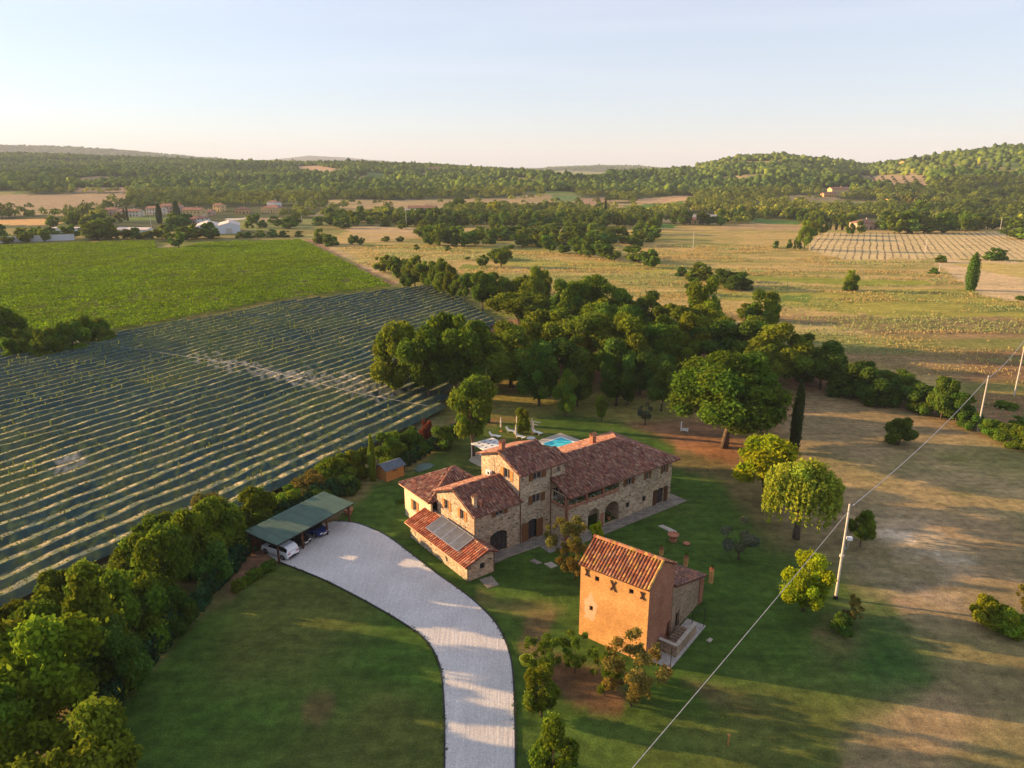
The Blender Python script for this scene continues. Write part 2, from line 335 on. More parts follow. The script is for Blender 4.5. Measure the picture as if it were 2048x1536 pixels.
def np_mesh(name, V, Fq, mat, tint=None, attrname='tint', domain='FACE', smooth=False):
    me = bpy.data.meshes.new(name); nv = len(V); nf, k = Fq.shape
    me.vertices.add(nv); me.vertices.foreach_set('co', np.ascontiguousarray(V, dtype=np.float32).ravel())
    me.loops.add(nf*k); me.loops.foreach_set('vertex_index', np.ascontiguousarray(Fq, dtype=np.int32).ravel())
    me.polygons.add(nf); me.polygons.foreach_set('loop_start', np.arange(nf, dtype=np.int32)*k)
    me.polygons.foreach_set('loop_total', np.full(nf, k, dtype=np.int32))
    me.update(calc_edges=True)
    if smooth: me.polygons.foreach_set('use_smooth', np.ones(nf, dtype=bool))
    if tint is not None:
        a = me.attributes.new(attrname, 'FLOAT_COLOR', domain)
        a.data.foreach_set('color', np.concatenate([tint, np.ones((len(tint), 1))], 1).astype(np.float32).ravel())
    me.materials.append(MAT[mat]); return me

# ------------------------------------------------------------------ terrain sheet with field colours
LAWN = [(215, 1700), (205, 1440), (300, 1330), (400, 1225), (480, 1180), (560, 1130), (640, 1100), (700, 1010), (745, 975), (800, 955), (870, 905), (930, 868), (960, 850), (1040, 835), (1080, 838), (1150, 832),
        (1230, 845), (1310, 868), (1340, 900), (1440, 935), (1530, 990), (1570, 1060), (1590, 1110), (1640, 1130), (1690, 1180), (1800, 1260), (1830, 1330), (1790, 1400), (1720, 1460), (1680, 1560), (1650, 1700)]
GREEN2 = [(1690, 1200), (1760, 1190), (1840, 1290), (1870, 1350), (1800, 1420), (1740, 1440)]
# (kind, linear colour, polygon in photo pixels of the place on the ground)
DRYG = (.38, .28, .105); STRAW = (.46, .34, .17); DIRT = (.25, .16, .095)
FIELDS = [
 ('open', (.20, .175, .055), [(-900, 560), (-900, 470), (0, 455), (400, 470), (620, 455), (700, 440), (1300, 440), (2900, 430), (2900, 760), (1600, 700), (760, 600), (-900, 740)]),
 ('open', DRYG, [(690, 462), (1000, 452), (1300, 452), (1620, 448), (2900, 450), (2900, 900), (1930, 850), (1600, 790), (1400, 640), (1050, 620), (900, 575), (770, 540), (640, 490)]),
 ('open', (.27, .255, .075), [(430, 505), (620, 470), (700, 468), (640, 478), (480, 492)]),
 ('open', (.24, .23, .055), [(730, 487), (1180, 497), (1180, 503), (960, 506), (730, 498)]), ('open', (.37, .27, .13), [(700, 468), (1200, 478), (1180, 492), (730, 484)]),
 ('open', (.30, .27, .06), [(1000, 518), (1250, 526), (1460, 540), (1300, 545), (1000, 532)]), ('open', (.17, .20, .03), [(920, 528), (990, 532), (950, 541), (915, 538)]),
 ('open', (.22, .24, .035), [(1390, 548), (1860, 562), (1870, 568), (1700, 572), (1500, 560)]), ('open', (.27, .25, .05), [(1440, 585), (2100, 575), (2200, 640), (2000, 655), (1760, 630), (1440, 600)]),
 ('open', (.13, .19, .03), [(1530, 590), (1620, 592), (1620, 604), (1560, 603)]), ('open', (.23, .16, .075), [(1400, 625), (2200, 640), (2200, 760), (1950, 770), (1500, 680)]),
 ('open', (.21, .125, .06), [(1940, 700), (2300, 690), (2300, 860), (1990, 840), (1930, 800)]),
 ('open', (.36, .29, .12), [(1440, 640), (1700, 655), (1850, 690), (1700, 700), (1480, 660)]),
 ('stubble', (.50, .39, .20), [(1625, 478), (1650, 466), (2048, 464), (2500, 466), (2500, 525), (2048, 520), (1850, 518), (1690, 520), (1620, 500)]),
 ('stubble_plain', (.50, .37, .21), [(1660, 524), (1860, 519), (1905, 550), (1960, 590), (2048, 605), (2500, 660), (2500, 528), (2048, 524), (1900, 519)]),
 ('stubble_plain', (.42, .33, .11), [(1895, 526), (2500, 530), (2500, 565), (2040, 555)]),
 ('open', DIRT, [(600, 476), (640, 482), (700, 520), (800, 572), (790, 582), (760, 566), (660, 505)]),
 ('open', (.36, .27, .15), [(640, 484), (660, 490), (770, 545), (800, 562), (795, 570), (700, 522)]),
 # orchard floor, vineyard floor
 ('open', (.30, .26, .15), [(-700, 800), (0, 690), (230, 668), (870, 572), (990, 650), (880, 800), (870, 850), (480, 985), (0, 1235), (-400, 1700)]),
 ('open', (.48, .42, .33), [(380, 715), (520, 735), (640, 755), (760, 780), (740, 795), (640, 775), (480, 742)]), ('open', (.42, .36, .24), [(0, 690), (300, 662), (560, 612), (600, 618), (330, 684), (120, 715), (-40, 745)]),
 ('open', (.45, .42, .40), [(95, 935), (155, 905), (160, 925), (110, 955)]),
 ('open', (.13, .15, .03), [(-900, 520), (0, 492), (450, 480), (600, 480), (790, 578), (560, 600), (230, 665), (0, 700), (-900, 800)]),
 ('open', (.26, .20, .12), [(310, 492), (345, 488), (350, 500), (320, 502)]),
 # grove floor and strips near the estate
 ('open', (.24, .13, .07), [(760, 740), (870, 690), (1000, 640), (1400, 650), (1600, 700), (1960, 800), (2048, 830), (2400, 900), (2400, 960), (1900, 850), (1600, 800), (1560, 880), (1440, 935), (1330, 900), (1200, 842), (1080, 838), (960, 850), (860, 830), (745, 800)]),
 ('open', (.25, .185, .10), [(1600, 785), (1800, 800), (1960, 850), (2500, 960), (3000, 1100), (3000, 1800), (1600, 1800), (1700, 1500), (1830, 1400), (1850, 1310), (1700, 1170), (1560, 1110), (1540, 980), (1570, 900), (1590, 800)]),
 ('open', (.34, .25, .13), [(1690, 935), (1760, 915), (2048, 950), (2500, 1000), (2500, 1100), (2048, 1045), (1760, 1000), (1680, 990)]),  # lighter band of low sun over the mown ground, put into the colour
 ('open', (.27, .13, .06), [(1330, 890), (1480, 895), (1560, 920), (1560, 960), (1460, 945), (1340, 915)]),
 ('open', (.60, .50, .38), [(1740, 1045), (1830, 1068), (1985, 1130), (1960, 1136), (1850, 1105), (1750, 1070)]),
 ('open', (.32, .22, .15), [(1755, 1182), (1800, 1195), (1830, 1228), (1790, 1220)]), ('open', (.31, .24, .17), [(1700, 1110), (1850, 1170), (1990, 1230), (1980, 1250), (1820, 1190), (1690, 1130)]),
 ('open', (.21, .12, .075), [(215, 1440), (330, 1320), (440, 1200), (500, 1100), (560, 1110), (560, 1130), (480, 1195), (420, 1210), (330, 1300), (225, 1430), (180, 1480)]),
 ('open', (.25, .16, .10), [(480, 1100), (570, 1060), (700, 1000), (760, 1010), (720, 1060), (640, 1110), (560, 1130)]),
 ('lawn', (.052, .100, .017), LAWN),
 ('lawn', (.105, .085, .034), [(555, 1425), (600, 1390), (650, 1390), (665, 1420), (620, 1455), (565, 1450)]), ('lawn', (.13, .10, .045), [(1000, 1290), (1060, 1220), (1110, 1230), (1080, 1290), (1040, 1330)]),
 ('lawn', (.14, .085, .045), [(1070, 1320), (1180, 1340), (1250, 1400), (1230, 1440), (1100, 1390), (1060, 1380)]), ('lawn', (.13, .12, .04), [(955, 1175), (1010, 1200), (1100, 1210), (1150, 1220), (1060, 1230), (980, 1210)]),
 ('lawn', (.12, .10, .04), [(1340, 1345), (1420, 1360), (1600, 1400), (1700, 1420), (1720, 1450), (1600, 1440), (1420, 1400)]),  # strip of sunlight across the lawn, painted as a lighter colour
 ('lawn', (.20, .125, .075), [(1640, 1255), (1700, 1262), (1730, 1280), (1680, 1300), (1640, 1275)]), ('lawn', (.042, .095, .020), GREEN2),
 ('lawn', (.15, .12, .05), [(1350, 900), (1500, 935), (1560, 1010), (1590, 1110), (1530, 1060), (1450, 960), (1340, 930)]),
 # distant fields
 ('far', (.29, .215, .13), [(-300, 392), (0, 389), (120, 388), (262, 386), (245, 410), (150, 416), (-300, 418)]), ('far', (.34, .24, .14), [(118, 357), (200, 352), (280, 357), (240, 370), (140, 371)]),
 ('far', (.24, .17, .12), [(140, 376), (270, 374), (262, 384), (150, 385)]), ('far', (.50, .30, .12), [(-300, 440), (80, 437), (160, 440), (90, 450), (-300, 452)]),
 ('far', (.38, .26, .17), [(580, 333), (640, 331), (700, 344), (640, 350), (600, 343)]), ('far', (.09, .16, .03), [(730, 343), (800, 351), (822, 358), (760, 367), (735, 362)]),
 ('far', (.36, .27, .2), [(835, 345), (905, 352), (895, 359), (845, 358)]), ('far', (.22, .23, .06), [(1050, 345), (1120, 341), (1215, 345), (1215, 358), (1150, 358), (1080, 352)]),
 ('far', (.30, .20, .13), [(1160, 397), (1230, 394), (1232, 402), (1165, 411)]), ('far', (.13, .20, .07), [(1100, 388), (1160, 392), (1150, 404), (1110, 402)]),
 ('far', (.46, .30, .16), [(1268, 399), (1375, 390), (1395, 404), (1270, 409)]), ('far', (.09, .17, .02), [(1245, 412), (1370, 402), (1385, 414), (1300, 424), (1250, 425)]),
 ('far', (.42, .29, .13), [(1295, 437), (1390, 437), (1400, 446), (1300, 446)]), ('far', (.08, .18, .03), [(1295, 447), (1350, 449), (1350, 456), (1295, 456)]),
 ('far', (.10, .19, .04), [(1505, 437), (1600, 441), (1600, 450), (1500, 449)]), ('far', (.34, .24, .12), [(1420, 455), (1500, 446), (1600, 452), (1600, 462), (1440, 460)]),
 ('grove', (.30, .22, .13), [(1670, 352), (1780, 350), (1860, 354), (1858, 373), (1740, 372), (1690, 362)]), ('far', (.17, .19, .07), [(1560, 402), (1800, 405), (1860, 412), (1700, 416), (1580, 412)]),
 ('far', (.20, .20, .07), [(1850, 445), (2060, 448), (2060, 458), (1850, 456)]), ('far', (.17, .19, .06), [(470, 440), (640, 436), (660, 446), (620, 458), (500, 462), (475, 455)]),
 ('far', (.33, .24, .18), [(490, 436), (560, 436), (570, 441), (500, 443)]), ('far', (.45, .42, .38), [(448, 437), (500, 434), (500, 437), (460, 442)]),
 ('far', (.4, .29, .16), [(690, 458), (720, 452), (1200, 470), (1190, 476), (700, 466)]), ('far', (.31, .24, .14), [(1380, 338), (1445, 340), (1440, 345), (1380, 343)]),
]
NOTREE = [f[2] for f in FIELDS if f[0] in ('far', 'grove', 'stubble', 'stubble_plain')]+[
 [(210, 421), (300, 417), (580, 412), (600, 430), (490, 445), (490, 468), (210, 468)], [(-50, 452), (140, 455), (190, 462), (190, 492), (-50, 492)],
 [(805, 410), (890, 410), (890, 438), (805, 445)], [(1360, 425), (1435, 428), (1435, 450), (1360, 450)], [(1705, 436), (1765, 436), (1765, 462), (1705, 462)], [(1640, 376), (1705, 374), (1705, 395), (1640, 395)]]
FB = [(-3000, 470), (0, 470), (300, 462), (470, 455), (650, 452), (700, 452), (1000, 458), (1250, 458), (1310, 452), (1620, 450), (1700, 460), (2048, 462), (5000, 462)]  # woodland begins above this row
def edge_noise(x, y): return 5*(fbm(x, y, 9, 31, 4)-.5)
angs = np.concatenate([np.arange(-50, 50.01, .22)])
coarse = np.arange(53, 307.1, 6.0)
A = np.radians(np.concatenate([angs, coarse]))           # measured clockwise from +Y
rr = [0.0, 6, 12, 18, 24]
r_ = 28.0
while r_ < 12500: rr.append(r_); r_ *= 1.0125 if r_ < 700 else 1.018
rr = np.array(rr); nA, nR = len(A), len(rr)
AA, RR = np.meshgrid(A, rr)
X = RR*np.sin(AA); Y = RR*np.cos(AA); Z = terr(X, Y)
px, py = proj(X, Y, Z); front = (Y > 5)
npx = px+np.where(RR < 650, F*edge_noise(X, Y)/np.maximum(RR, 20), 6*(fbm(X, Y, 30, 3, 3)-.5))
npy = py+np.where(RR < 650, .45*F*edge_noise(X+99, Y+55)/np.maximum(RR, 20), 3*(fbm(X, Y, 30, 8, 3)-.5))
col = np.empty(X.shape+(3,)); col[:] = (.17, .15, .06)
col[RR > 600] = (.055, .07, .022)
vl_ = fbm(X, Y, 120, 40, 3); fc = vn(X, Y, 90, 5); mm = (RR > 700) & (RR < 1700) & (vl_ > .62); col[mm] = (.20, .19, .06); col[mm & (fc > .55)] = (.33, .25, .13); col[mm & (fc < .3)] = (.10, .16, .035)
kind = np.zeros(X.shape, int); KID = {'open': 0, 'lawn': 1, 'stubble': 2, 'stubble_plain': 3, 'far': 4, 'grove': 4}
for k, c, pl in FIELDS:
    m = inpoly(npx, npy, pl) & front
    col[m] = c; kind[m] = KID[k]
# natural variation of the sward itself
bn = fbm(X, Y, 22, 71, 4); m = (kind == 1); mx = np.clip((bn-.52)*3.0, 0, .5)[..., None]
dry = np.array((.105, .10, .03)); col = np.where(m[..., None], col*(1-mx)+dry*mx, col)
bn = fbm(X*.5, Y*2.2, 28, 12, 4); m2 = (kind == 0) & (RR > 120) & (py > 440) & (px > 640); g2 = np.array((.17, .19, .04))
mx = (np.clip((bn-.52)*5, 0, .75)*m2)[..., None]; col = col*(1-mx)+g2*mx
bn = fbm(X, Y, 14, 44, 4); m3 = (kind == 0) & (RR < 160) & (px > 1400); mx = (np.clip((bn-.52)*4, 0, .6)*m3)[..., None]; col = col*(1-mx)+np.array((.10, .115, .035))*mx
# soften colour steps along the field edges
cb = col.copy()
cw = col.copy()
for it in range(40):
    cw[1:-1, 1:-1] = (cw[1:-1, 1:-1]*2+cw[:-2, 1:-1]+cw[2:, 1:-1]+cw[1:-1, :-2]+cw[1:-1, 2:])/6
for it in range(2):
    cb[1:-1, 1:-1] = (cb[1:-1, 1:-1]*2+cb[:-2, 1:-1]+cb[2:, 1:-1]+cb[1:-1, :-2]+cb[1:-1, 2:])/6
col = np.where((RR < 200)[..., None], cb, col)
ww_ = (np.clip((px-1400)/150, 0, 1)*(RR < 170)*(py > 800)*(.35+.65*(fbm(X, Y, 3, 14, 3) > .42)))[..., None]; col = col*(1-ww_)+cw*ww_
idx = np.arange(nR*nA).reshape(nR, nA); nxt = np.roll(idx, -1, axis=1)
Q = np.stack([idx[:-1], nxt[:-1], nxt[1:], idx[1:]], -1).reshape(-1, 4)     # wound so that normals point up
V = np.stack([X, Y, Z], -1).reshape(-1, 3); C = col.reshape(-1, 3); KF = kind[:-1].reshape(-1)
def sub(name, mask, mat, label=None):
    q = Q[mask]; u, inv = np.unique(q, return_inverse=True)
    me = np_mesh(name, V[u], inv.reshape(-1, 4), mat, C[u], 'field', 'POINT', True)
    o = link(name, me); o['kind'] = 'structure'; return o
KF[:nA] = 0
sub('ground', (KF == 0), 'ground_mat'); sub('lawn', KF == 1, 'ground_mat'); sub('stubble_field', KF == 2, 'stubble_mat'); sub('mown_field', KF == 3, 'ground_mat'); sub('distant_fields', KF == 4, 'ground_mat')
def sheet(name, pts, z0, z1, mat, loc=None, rz=0):
    b = MB(); P = [Vector(p) for p in pts]
    ar = sum(P[i].x*P[(i+1) % len(P)].y-P[(i+1) % len(P)].x*P[i].y for i in range(len(P)))
    if ar < 0: P = P[::-1]
    b.prism(P, z0, z1); return b.build(name, mat)
def smooth(pts, n=6):
    out = []; P = [pts[0]]+list(pts)+[pts[-1]]
    for i in range(1, len(P)-2):
        for k in range(n):
            t_ = k/n; a, b, c, d = [np.array(P[i+j], float) for j in (-1, 0, 1, 2)]
            out.append(tuple(.5*((2*b)+(-a+c)*t_+(2*a-5*b+4*c-d)*t_*t_+(-a+3*b-3*c+d)*t_**3)))
    out.append(tuple(pts[-1])); return out
left = smooth([G(*p) for p in ((556, 1124), (640, 1157), (720, 1197), (800, 1243), (850, 1280), (877, 1325), (886, 1380), (889, 1450), (889, 1536), (889, 1700), (889, 2300))])
right = smooth([G(*p) for p in ((1031, 2300), (1031, 1700), (1031, 1536), (1030, 1440), (1026, 1350), (1017, 1300), (995, 1252), (960, 1213), (920, 1180), (870, 1145), (820, 1106), (775, 1073), (740, 1056), (705, 1045), (670, 1043))])
dp = left+right+[G(600, 1060), G(520, 1098)]
dv = sheet('driveway', dp, -.2, .06, 'gravel'); dv['kind'] = 'structure'
for nm, line in (('edging', left), ('edging', right)):
    b = MB()
    for i in range(len(line)-1):
        a = Vector((*line[i], 0)); c = Vector((*line[i+1], 0)); d = (c-a).normalized(); n_ = Vector((d.y, -d.x, 0))*.07
        vs = [a-n_, c-n_, c+n_, a+n_]; b.add([p+Vector((0, 0, z)) for z in (-.1, .11) for p in vs], [(0, 3, 2, 1), (4, 5, 6, 7), (0, 1, 5, 4), (1, 2, 6, 5), (2, 3, 7, 6), (3, 0, 4, 7)])
    o = b.build('kerb', 'metal_dark'); o['kind'] = 'structure'
# ------------------------------------------------------------------ masonry walls with real openings
def wall(b, p0, p1, z0, z1, holes=(), depth=.25, mi=0):
    p0 = Vector((*p0, 0)); p1 = Vector((*p1, 0)); d = (p1-p0); L = d.length; d.normalize(); n = Vector((d.y, -d.x, 0))
    def P(s, z, off=0): return p0+d*s-n*off+Vector((0, 0, z))
    xs = sorted(set([0, L]+[h[0] for h in holes]+[h[1] for h in holes])); zs = sorted(set([z0, z1]+[h[2] for h in holes]+[h[3] for h in holes]))
    for i in range(len(xs)-1):
        for j in range(len(zs)-1):
            cx = (xs[i]+xs[i+1])/2; cz = (zs[j]+zs[j+1])/2
            if any(h[0] < cx < h[1] and h[2] < cz < h[3] for h in holes): continue
            b.add([P(xs[i], zs[j]), P(xs[i+1], zs[j]), P(xs[i+1], zs[j+1]), P(xs[i], zs[j+1])], [(0, 1, 2, 3)], mi=mi)
    for h in holes:
        a, c, lo, hi = h[:4]; ar = h[4] if len(h) > 4 else 0; sp = hi-ar
        for s, fl in ((a, 0), (c, 1)):
            q = [P(s, lo), P(s, lo, depth), P(s, sp, depth), P(s, sp)]; b.add(q if not fl else q[::-1], [(0, 1, 2, 3)], mi=mi)
        b.add([P(a, lo), P(c, lo), P(c, lo, depth), P(a, lo, depth)], [(0, 1, 2, 3)], mi=mi)
        if ar <= 0: b.add([P(a, hi, depth), P(c, hi, depth), P(c, hi), P(a, hi)], [(0, 1, 2, 3)], mi=mi)
        else:
            m = 10; arc = []
            for k in range(m+1):
                th = math.pi*(1-k/m); arc.append(((a+c)/2+(c-a)/2*math.cos(th), sp+ar*math.sin(th)))
            for k in range(m):
                s1, q1 = arc[k]; s2, q2 = arc[k+1]
                b.add([P(s1, q1), P(s2, q2), P(s2, hi), P(s1, hi)], [(0, 1, 2, 3)], mi=mi)
                b.add([P(s1, q1, depth), P(s2, q2, depth), P(s2, q2), P(s1, q1)], [(0, 1, 2, 3)], mi=mi)
def frame_at(p0, p1):
    p0 = Vector((*p0, 0)); p1 = Vector((*p1, 0)); d = (p1-p0).normalized(); n = Vector((d.y, -d.x, 0))
    return Matrix((( d.x, n.x, 0, p0.x), (d.y, n.y, 0, p0.y), (0, 0, 1, 0), (0, 0, 0, 1)))     # local x along wall, y outward
def fbox(b, M, x0, x1, y0, y1, z0, z1, mi=0):
    b.box(x0, x1, -y1, -y0, z0, z1, M @ Matrix.Diagonal((1, -1, 1, 1)), mi=mi)
def window(par, p0, p1, s0, s1, za, zb, shut='shutter', frame='frame_light', sill=True, open_=True, bars=True, arch=0, rec=.16, name='window', sh=None, grid=(2, 1)):
    M = frame_at(p0, p1); b = MB(); w = .055
    for x0, x1, z0, z1 in ((s0, s0+w, za, zb-arch*.8), (s1-w, s1, za, zb-arch*.8), (s0+w, s1-w, za, za+w), (s0+w, s1-w, zb-w, zb)): fbox(b, M, x0, x1, -rec-.04, -rec+.03, z0, z1)
    gx, gz = grid
    for k in range(1, gx): c = s0+(s1-s0)*k/gx; fbox(b, M, c-.03, c+.03, -rec-.03, -rec+.025, za+w, zb-w)
    for k in range(1, gz): c = za+(zb-za)*k/gz; fbox(b, M, s0+w, s1-w, -rec-.03, -rec+.02, c-.025, c+.025)
    o = b.build(name, frame, par)
    g = MB(); fbox(g, M, s0+.01, s1-.01, -rec-.05, -rec-.035, za+.01, zb-.01); g.build('pane', 'window_glass', o)
    if sill:
        g = MB(); fbox(g, M, s0-.1, s1+.1, .003, .07, za-.12, za-.02); g.build('sill', 'stone_sill', o)
    if shut:
        wd = (s1-s0)/2
        for side in (0, 1):
            g = MB(); x0 = s0-wd-.02 if side == 0 else s1+.02
            fbox(g, M, x0, x0+wd, .012, .055, za, zb)
            for k in range(3): z = za+(zb-za)*(k+.5)/3; fbox(g, M, x0+.04, x0+wd-.04, .056, .075, z-.04, z+.04)
            g.build('shutter', shut, o)
    return o
# ------------------------------------------------------------------ clay tile roofs made of tiles
TP = [(.27, .11, .07), (.21, .085, .06), (.32, .14, .09), (.16, .07, .055), (.30, .18, .12), (.24, .12, .09), (.36, .22, .15), (.19, .10, .085)]
def roof_plane(b, cs, tw=.215, tl=.40, pal=TP, slab=.13, seed=1, skip=None, bright=1.0):
    rnd = random.Random(seed); c = [Vector(p) for p in cs]; e = (c[1]-c[0]).normalized(); n = e.cross(c[-1]-c[0]).normalized()
    if n.z < 0: n = -n
    s = n.cross(e).normalized(); P2 = [((p-c[0]).dot(e), (p-c[0]).dot(s)) for p in c]
    nn = len(c); b.add([p for p in c]+[p-Vector((0, 0, slab)) for p in c], [tuple(range(nn)), tuple(range(2*nn-1, nn-1, -1))]+[(i, nn+i, nn+(i+1) % nn, (i+1) % nn) for i in range(nn)], (.12, .05, .035))
    x0 = min(p[0] for p in P2); x1 = max(p[0] for p in P2); y0 = min(p[1] for p in P2); y1 = max(p[1] for p in P2)
    nc = int((x1-x0)/tw); tw = (x1-x0)/nc
    for i in range(nc):
        xc = x0+(i+.5)*tw; y = y0-.04; jx = rnd.uniform(-.012, .012)
        while y < y1:
            if bool(inpoly(np.array([xc]), np.array([y+tl*.5]), P2)[0]) and not (skip and skip(xc, y+tl*.5)):
                k = rnd.random(); colr = pal[int(k*len(pal))]; f = bright*rnd.uniform(.7, 1.3); colr = tuple(min(1, q*f) for q in colr)
                ra, rb = tw*.37, tw*.30; vs = []
                for (yy, r2, up) in ((y-.01, ra, .045), (y+tl*1.06, rb, .012)):
                    for th in (0, 60, 120, 180):
                        vs.append(c[0]+e*(xc+jx+r2*math.cos(R(th)))+s*yy+n*(up+r2*math.sin(R(th))*.95))
                b.add(vs, [(0, 4, 5, 1), (1, 5, 6, 2), (2, 6, 7, 3), (0, 1, 2, 3)], colr)
            y += tl
def caps(b, p0, p1, r=.13, l=.4, pal=TP, seed=3, lift=.04):
    rnd = random.Random(seed); p0 = Vector(p0); p1 = Vector(p1); d = p1-p0; L = d.length; d.normalize(); a = d.cross(Vector((0, 0, 1))).normalized(); n = a.cross(d)
    k = 0
    while k*l < L:
        q0 = p0+d*(k*l); q1 = p0+d*min(L, (k+1)*l+.05); colr = pal[rnd.randrange(len(pal))]; f = rnd.uniform(.95, 1.5); colr = tuple(min(1, x*f) for x in colr); vs = []
        for q, rr_, up in ((q0, r*1.08, lift+.03), (q1, r*.92, lift)):
            for th in (-10, 40, 90, 140, 190): vs.append(q+a*(rr_*math.cos(R(th)))+n*(up+rr_*math.sin(R(th))))
        b.add(vs, [(0, 5, 6, 1), (1, 6, 7, 2), (2, 7, 8, 3), (3, 8, 9, 4), (0, 1, 2, 3, 4), (9, 8, 7, 6, 5)], colr); k += 1
def chimney(par, x, y, z0, z1, w=.5, mat='stone', name='chimney'):
    b = MB(); b.box(x-w/2, x+w/2, y-w/2, y+w/2, z0, z1); b.box(x-w*.62, x+w*.62, y-w*.62, y+w*.62, z1, z1+.08)
    for sx in (-1, 1):
        for sy in (-1, 1): b.box(x+sx*w*.42-.06, x+sx*w*.42+.06, y+sy*w*.42-.06, y+sy*w*.42+.06, z1+.08, z1+.32)
    o = b.build(name, mat, par)
    c = MB(); h = z1+.32
    for s_ in (-1, 1): c.add([(x-w*.7, y+s_*w*.7, h), (x+w*.7, y+s_*w*.7, h), (x+w*.7, y, h+.26), (x-w*.7, y, h+.26)], [(0, 1, 2, 3)], (.34, .14, .07)); 
    c.add([(x-w*.7, y-w*.7, h-.03), (x+w*.7, y-w*.7, h-.03), (x+w*.7, y+w*.7, h-.03), (x-w*.7, y+w*.7, h-.03)], [(3, 2, 1, 0)], (.3, .12, .07))
    c.build('chimney_cap', 'tile', o, True); return o
# ------------------------------------------------------------------ the villa (local x along the long axis, y away from the camera side)
HA = 37.5; HO = G(935.9, 1163.9)
villa = empty('villa', 'long two storey stone villa with terracotta roofs, three storey tower and arcade', 'villa', (HO[0], HO[1], 0), R(HA))
# block A
b = MB()
wall(b, (3.1, 3.07), (9.65, 3.07), 0, 5.9, [(2.95, 4.05, 4.72, 5.62), (2.1, 4.6, .05, 2.75, .7)])
wall(b, (3.1, 11.1), (3.1, 3.07), 0, 5.75, [(1.75, 2.65, 4.2, 5.4), (5.1, 6.0, 4.25, 5.45), (4.95, 5.1, 3.1, 3.7)])
b.add([(3.1, 11.1, 5.75), (3.1, 3.07, 5.75), (3.1, 7.08, 7.42)], [(0, 1, 2)])
wall(b, (9.6, 11.1), (3.1, 11.1), 0, 5.75)
b.build('wall', 'stone', villa)
rb = MB(); RA = 5.70; sl = .42
def rz(y, e, z, m=sl): return z+(y-e)*m
zf = 5.72; zr = zf+(7.08-2.57)*sl
roof_plane(rb, [(2.65, 2.57, zf), (9.72, 2.57, zf), (9.72, 7.08, zr), (2.65, 7.08, zr)], seed=11)
roof_plane(rb, [(9.72, 11.6, zf), (2.65, 11.6, zf), (2.65, 7.08, zr), (9.72, 7.08, zr)], seed=12, bright=1.15)  # back slope tiles lightened: its sunlit look is put into the tint
caps(rb, (2.65, 7.08, zr), (9.6, 7.08, zr), seed=5)
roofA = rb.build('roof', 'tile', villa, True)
ch = chimney(roofA, 3.75, 4.0, 6.0, 7.35, .42); 
b = MB(); b.tube([(4.35, 3.7, 6.2), (4.35, 3.7, 6.75)], .13, 8); b.lathe([(.0, .3), (.2, .22), (.24, 0), (.14, -.02)], 8, (4.35, 3.7, 6.75)); b.build('flue', 'terracotta', roofA)
window(villa, (3.1, 3.07), (9.65, 3.07), 2.95, 4.05, 4.72, 5.62)
window(villa, (3.1, 11.1), (3.1, 3.07), 1.75, 2.65, 4.2, 5.4, 'wood_warm'); window(villa, (3.1, 11.1), (3.1, 3.07), 5.1, 6.0, 4.25, 5.45, 'wood_warm')
window(villa, (3.1, 3.07), (9.65, 3.07), 2.1, 4.6, .05, 2.7, None, 'wood_dark', False, arch=.75, name='glazed_door', grid=(4, 3), rec=.2)
# block B tower
b = MB()
wall(b, (9.65, 3.07), (14.2, 3.07), 0, 9.2, [(1.9, 3.2, 7.72, 8.85), (1.85, 3.1, 4.68, 5.8), (.85, 2.8, .05, 2.65, .6)])
wall(b, (14.2, 3.07), (16.6, 3.07), 0, 9.1, [(1.05, 1.65, 7.75, 8.4), (.55, 1.5, 4.6, 5.75)])
wall(b, (9.65, 11.0), (9.65, 3.07), 0, 9.1, [(4.7, 5.9, 7.55, 8.8), (2.75, 2.87, 7.0, 9.0)])
b.add([(9.65, 11.0, 9.1), (9.65, 3.07, 9.1), (9.65, 7.05, 10.6)], [(0, 1, 2)])
wall(b, (16.6, 3.07), (16.6, 11.0), 0, 9.1); wall(b, (16.6, 11.0), (9.65, 11.0), 0, 9.1)
b.add([(16.6, 3.07, 9.1), (16.6, 11.0, 9.1), (16.6, 6.0, 9.95)], [(0, 1, 2)]); b.add([(15.3, 3.07, 9.1), (15.3, 11.0, 9.1), (15.3, 7.05, 10.6)], [(0, 1, 2)])
b.build('wall', 'stone', villa)
rb = MB(); zf = 9.0; m = .37
roof_plane(rb, [(9.2, 2.57, zf), (15.45, 2.57, zf), (15.45, 7.05, zf+4.48*m), (9.2, 7.05, zf+4.48*m)], seed=21)
roof_plane(rb, [(15.45, 11.5, zf), (9.2, 11.5, zf), (9.2, 7.05, zf+4.48*m), (15.45, 7.05, zf+4.48*m)], seed=22, bright=1.15)  # sun on the tower's back slope painted in as lighter tiles
roof_plane(rb, [(15.5, 2.57, zf+.005), (16.95, 2.57, zf+.005), (16.95, 5.2, zf+2.63*m), (15.5, 5.2, zf+2.63*m)], seed=23)
roof_plane(rb, [(16.95, 7.9, zf+.1), (15.5, 7.9, zf+.1), (15.5, 5.2, zf+2.63*m), (16.95, 5.2, zf+2.63*m)], seed=24)
caps(rb, (9.2, 7.05, zf+4.48*m), (15.4, 7.05, zf+4.48*m), seed=6); caps(rb, (15.5, 5.2, zf+2.63*m), (16.9, 5.2, zf+2.63*m), seed=8)
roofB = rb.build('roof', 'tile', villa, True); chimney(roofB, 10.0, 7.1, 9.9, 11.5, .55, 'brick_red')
window(villa, (9.65, 3.07), (14.2, 3.07), 1.9, 3.2, 7.72, 8.85); window(villa, (9.65, 3.07), (14.2, 3.07), 1.85, 3.1, 4.68, 5.8)
